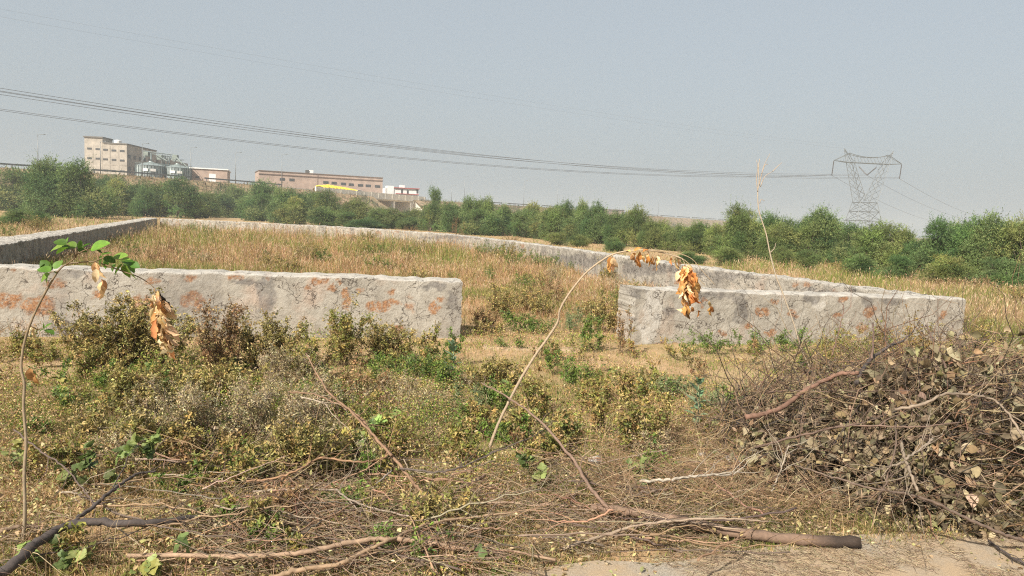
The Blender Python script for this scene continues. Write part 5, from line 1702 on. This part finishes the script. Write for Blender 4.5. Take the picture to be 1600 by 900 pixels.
# ------------------------------------------------------------------ brush pile on the right
def pile_pts(n, front=False):
    x = PC[0] + R.uniform(-2.1, 2.1, n * 3); y = PC[1] + R.uniform(-1.8, 1.6, n * 3)
    h = mound(x, y); k = (h > .06) & (R.uniform(0, 1, len(x)) < .15 + .85 * sstep(.36, .56, fbm(x * 3.2, y * 3.2, 207, 3)))
    if front: k &= ((y - PC[1]) - .25 * (x - PC[0]) < -.15 + R.normal(0, .25, len(x)))
    return x[k][:n], y[k][:n], h[k][:n]


n = 5200
x, y, h = pile_pts(n); n = len(x)
P = np.column_stack([x, y, h * R.uniform(.15, 1.02, n)])
A = nrm(rdir(n) * np.array([1, .8, .55]) + np.array([.35, 0, .05]))
mb = MB()
twigs(mb, P, A, R.uniform(.15, .95, n), R.uniform(.0012, .0058, n), pal(n, [(.17, .105, .06), (.26, .175, .10), (.09, .058, .038), (.35, .26, .155), (.22, .125, .065), (.05, .038, .03)], jit=.15), 6, .16, .12)
# finer spray sticking out of the top
n = 900
x, y, h = pile_pts(n); n = len(x)
twigs(mb, np.column_stack([x, y, h * .85]), nrm(rdir(n) * .7 + np.array([.1, 0, .7])), R.uniform(.1, .5, n), .002, pal(n, [(.2, .12, .08), (.3, .22, .16)]), 6, .25, .1)
tag(mb.build('brushwood', BARK), 'tangled pile of cut thorny brushwood on the right by the road', 'brushwood', kind='stuff')
DEAD = [(.21, .165, .10), (.27, .215, .13), (.13, .10, .06), (.32, .26, .16), (.22, .155, .08), (.09, .068, .04), (.19, .165, .082)]
mb = MB()
for n, fr, zl, S0 in ((9000, True, (.05, 1.05), .072), (500, False, (.5, 1.0), .05), (3800, True, (.3, 1.05), .05)):
    x, y, h = pile_pts(int(n * 1.3), fr); n = len(x)
    P = np.column_stack([x, y, np.maximum(h * R.uniform(*zl, n), .01)])
    A = nrm(rdir(n) + np.array([0, -.2, -.45])); N = nrm(rdir(n) * .7 + np.array([-.3, -.6, .6]))
    S = R.uniform(.55, 1.35, n) * S0
    broad(mb, P, A, N, S, S * R.uniform(.45, .75, n), pal(n, DEAD, jit=.25), R.normal(.5, 1.5, n), R.normal(.5, .8, n), 6)
tag(mb.build('withered_leaves', DRYLEAF), 'withered grey brown leaves hanging in the brush pile', 'leaves', kind='stuff')

# litter: thin twigs, crisp leaves and straw over the foreground
n = 5600
px, py = R.uniform(-60, 1250, n), 720 + 200 * R.uniform(0, 1, n) ** .8
P = np.array([on_z(a, b__, 0) for a, b__ in zip(px, py)])
c2 = fbm(P[:, 0] * 1.6, P[:, 1] * 1.6, 211, 3)
k = (R.uniform(0, 1, n) < sstep(.36, .52, c2) * (1 - .8 * bareness(P[:, 0], P[:, 1])) * (.25 + .75 * sstep(180, 420, px))) & ((P[:, 0] < .15 + R.normal(0, .15, n)) | (P[:, 1] > 3.55 + .25 * P[:, 0]))
P = P[k]; n = len(P); P[:, 2] = R.uniform(.01, .13, n)
mb = MB()
twigs(mb, P, nrm(rdir(n) * np.array([1, .7, .25]) + np.array([.3, 0, 0])), R.uniform(.1, .5, n), R.uniform(.0012, .003, n), pal(n, [(.24, .16, .10), (.32, .24, .15), (.15, .10, .07), (.40, .30, .18), (.28, .15, .085)]), 5, .12, .15)
n = 3200
px, py = R.uniform(930, 1330, n), R.uniform(690, 835, n)
P = np.array([on_z(a, b__, 0) for a, b__ in zip(px, py)])
k = fbm(P[:, 0] * 2.2, P[:, 1] * 2.2, 217, 3) > .42; P = P[k]; n = len(P); P[:, 2] = R.uniform(.01, .16, n)
twigs(mb, P, nrm(rdir(n) * np.array([1, .7, .4]) + np.array([.2, 0, .1])), R.uniform(.08, .4, n), R.uniform(.001, .0024, n), pal(n, [(.30, .18, .09), (.38, .25, .13), (.20, .12, .07), (.46, .33, .19)]), 5, .18, .15)
tag(mb.build('twig_litter', BARK), kind='stuff')
n = 12000
px, py = R.uniform(-60, 1660, n), 640 + 280 * R.uniform(0, 1, n) ** .8
P = np.array([on_z(a, b__, 0) for a, b__ in zip(px, py)])
c2 = fbm(P[:, 0] * 2, P[:, 1] * 2, 221, 3)
onroad = P[:, 1] < 3.40 + .25 * P[:, 0]
k = (R.uniform(0, 1, n) < sstep(.38, .55, c2)) & ((~onroad) | (R.uniform(0, 1, n) < .3) | (P[:, 0] < 0)); P = P[k]; n = len(P)
P[:, 2] = np.where(onroad[k], .036, R.uniform(.005, .10, n))
mb = MB(); S = R.uniform(.012, .038, n)
broad(mb, P, nrm(rdir(n) * np.array([1, 1, .4])), nrm(rdir(n) * .6 + UP), S, S * R.uniform(.35, .7, n), pal(n, [(.42, .31, .15), (.30, .21, .11), (.50, .40, .22), (.24, .22, .09), (.36, .33, .13)], jit=.2), R.normal(.4, .6, n), R.normal(.3, .4, n), 4)
tag(mb.build('leaf_litter', DRYLEAF), kind='stuff')
n = 11000
px, py = R.uniform(830, 1660, n), 800 + 110 * R.uniform(0, 1, n)
P = np.array([on_z(a, b__, .036) for a, b__ in zip(px, py)])
k = fbm(P[:, 0] * 3, P[:, 1] * 3, 231, 3) > .42; P = P[k]; n = len(P)
mb = MB(); twigs(mb, P, nrm(rdir(n) * np.array([1, 1, .05])), R.uniform(.01, .09, n), R.uniform(.0007, .0016, n), pal(n, [(.36, .26, .15), (.5, .4, .25), (.2, .13, .08)]), 3, .1, 0)
tag(mb.build('straw_litter', BARK), kind='stuff')

# ------------------------------------------------------------------ loose stones
stone_m = plain('loose_stone', (.33, .30, .27), .9, .3, 8, bmp=.01)
def stone(px, py, wpx, z=0.0, label=None):
    p = on_z(px, py, z); s_ = wpx * p[1] / F
    import bmesh
    bm = bmesh.new(); bmesh.ops.create_icosphere(bm, subdivisions=3, radius=.5)
    sd = R.integers(0, 999)
    for v in bm.verts:
        c_ = v.co.normalized(); k_ = .8 + .5 * float(fbm(c_.x * 1.8 + 9, c_.y * 1.8 + c_.z * 1.3, sd, 3))
        q = np.array(c_) * .5 * k_
        for nn in (np.array([.6, .2, .77]), np.array([-.7, .5, .5]), np.array([.1, -.8, .6])):
            dd = q @ nn
            if dd > .34: q = q - nn * (dd - .34)
        v.co = Vector(q * np.array([s_, s_ * .8, s_ * .6]))
    me = bpy.data.meshes.new('stone'); bm.to_mesh(me); bm.free(); me.materials.append(stone_m)
    o = bpy.data.objects.new('stone', me); C.objects.link(o); o.location = (p[0], p[1], z + s_ * .18); o.rotation_euler = (R.normal(0, .15), R.normal(0, .15), R.uniform(0, 6))
    tag(o, label, 'stone')


stone(1146, 722, 24, .05, 'grey squarish stone at the left foot of the brush pile')
stone(1160, 735, 22, .02, 'slanted grey stone leaning next to the squarish one')
stone(1165, 668, 40, .02, 'flat grey stone slab at the back left of the brush pile')
stone(930, 722, 22, .0, 'narrow grey stone among dry stems in the middle foreground')
stone(1098, 712, 14, .0, 'small reddish brown stone below the milkweed')
stone(985, 770, 16, .03, 'small grey stone just behind the fallen log')
# low stone sill across the gateway
mb = MB()
a_, b__ = on_z(755, 545), on_z(905, 548)
n = 60; t = np.linspace(0, 1, n); V = []
for q in t:
    c_ = a_ * (1 - q) + b__ * q; w_ = (fbm(np.array([q * 9]), np.array([0.]), 31, 3)[0] - .5) * .1
    for dy, dz in ((-.20, -.05), (-.15, .012), (0, .03), (.15, .02), (.2, -.05)):
        V.append(c_ + [0, dy * (1 + w_ * 2) + w_ * .5, dz + (w_ * .3 if dz > 0 else 0)])
i, j = np.meshgrid(np.arange(n - 1), np.arange(4), indexing='ij')
mb.add(np.array(V), np.stack([i * 5 + j, (i + 1) * 5 + j, (i + 1) * 5 + j + 1, i * 5 + j + 1], -1).reshape(-1, 4), np.zeros(3))
o = mb.build('threshold', plain('worn_sill', (.40, .28, .17), .95, .35, 9, bmp=.01), loc=(a_ + b__) / 2); tag(o, 'low worn stone sill across the gateway between the front walls', 'threshold')
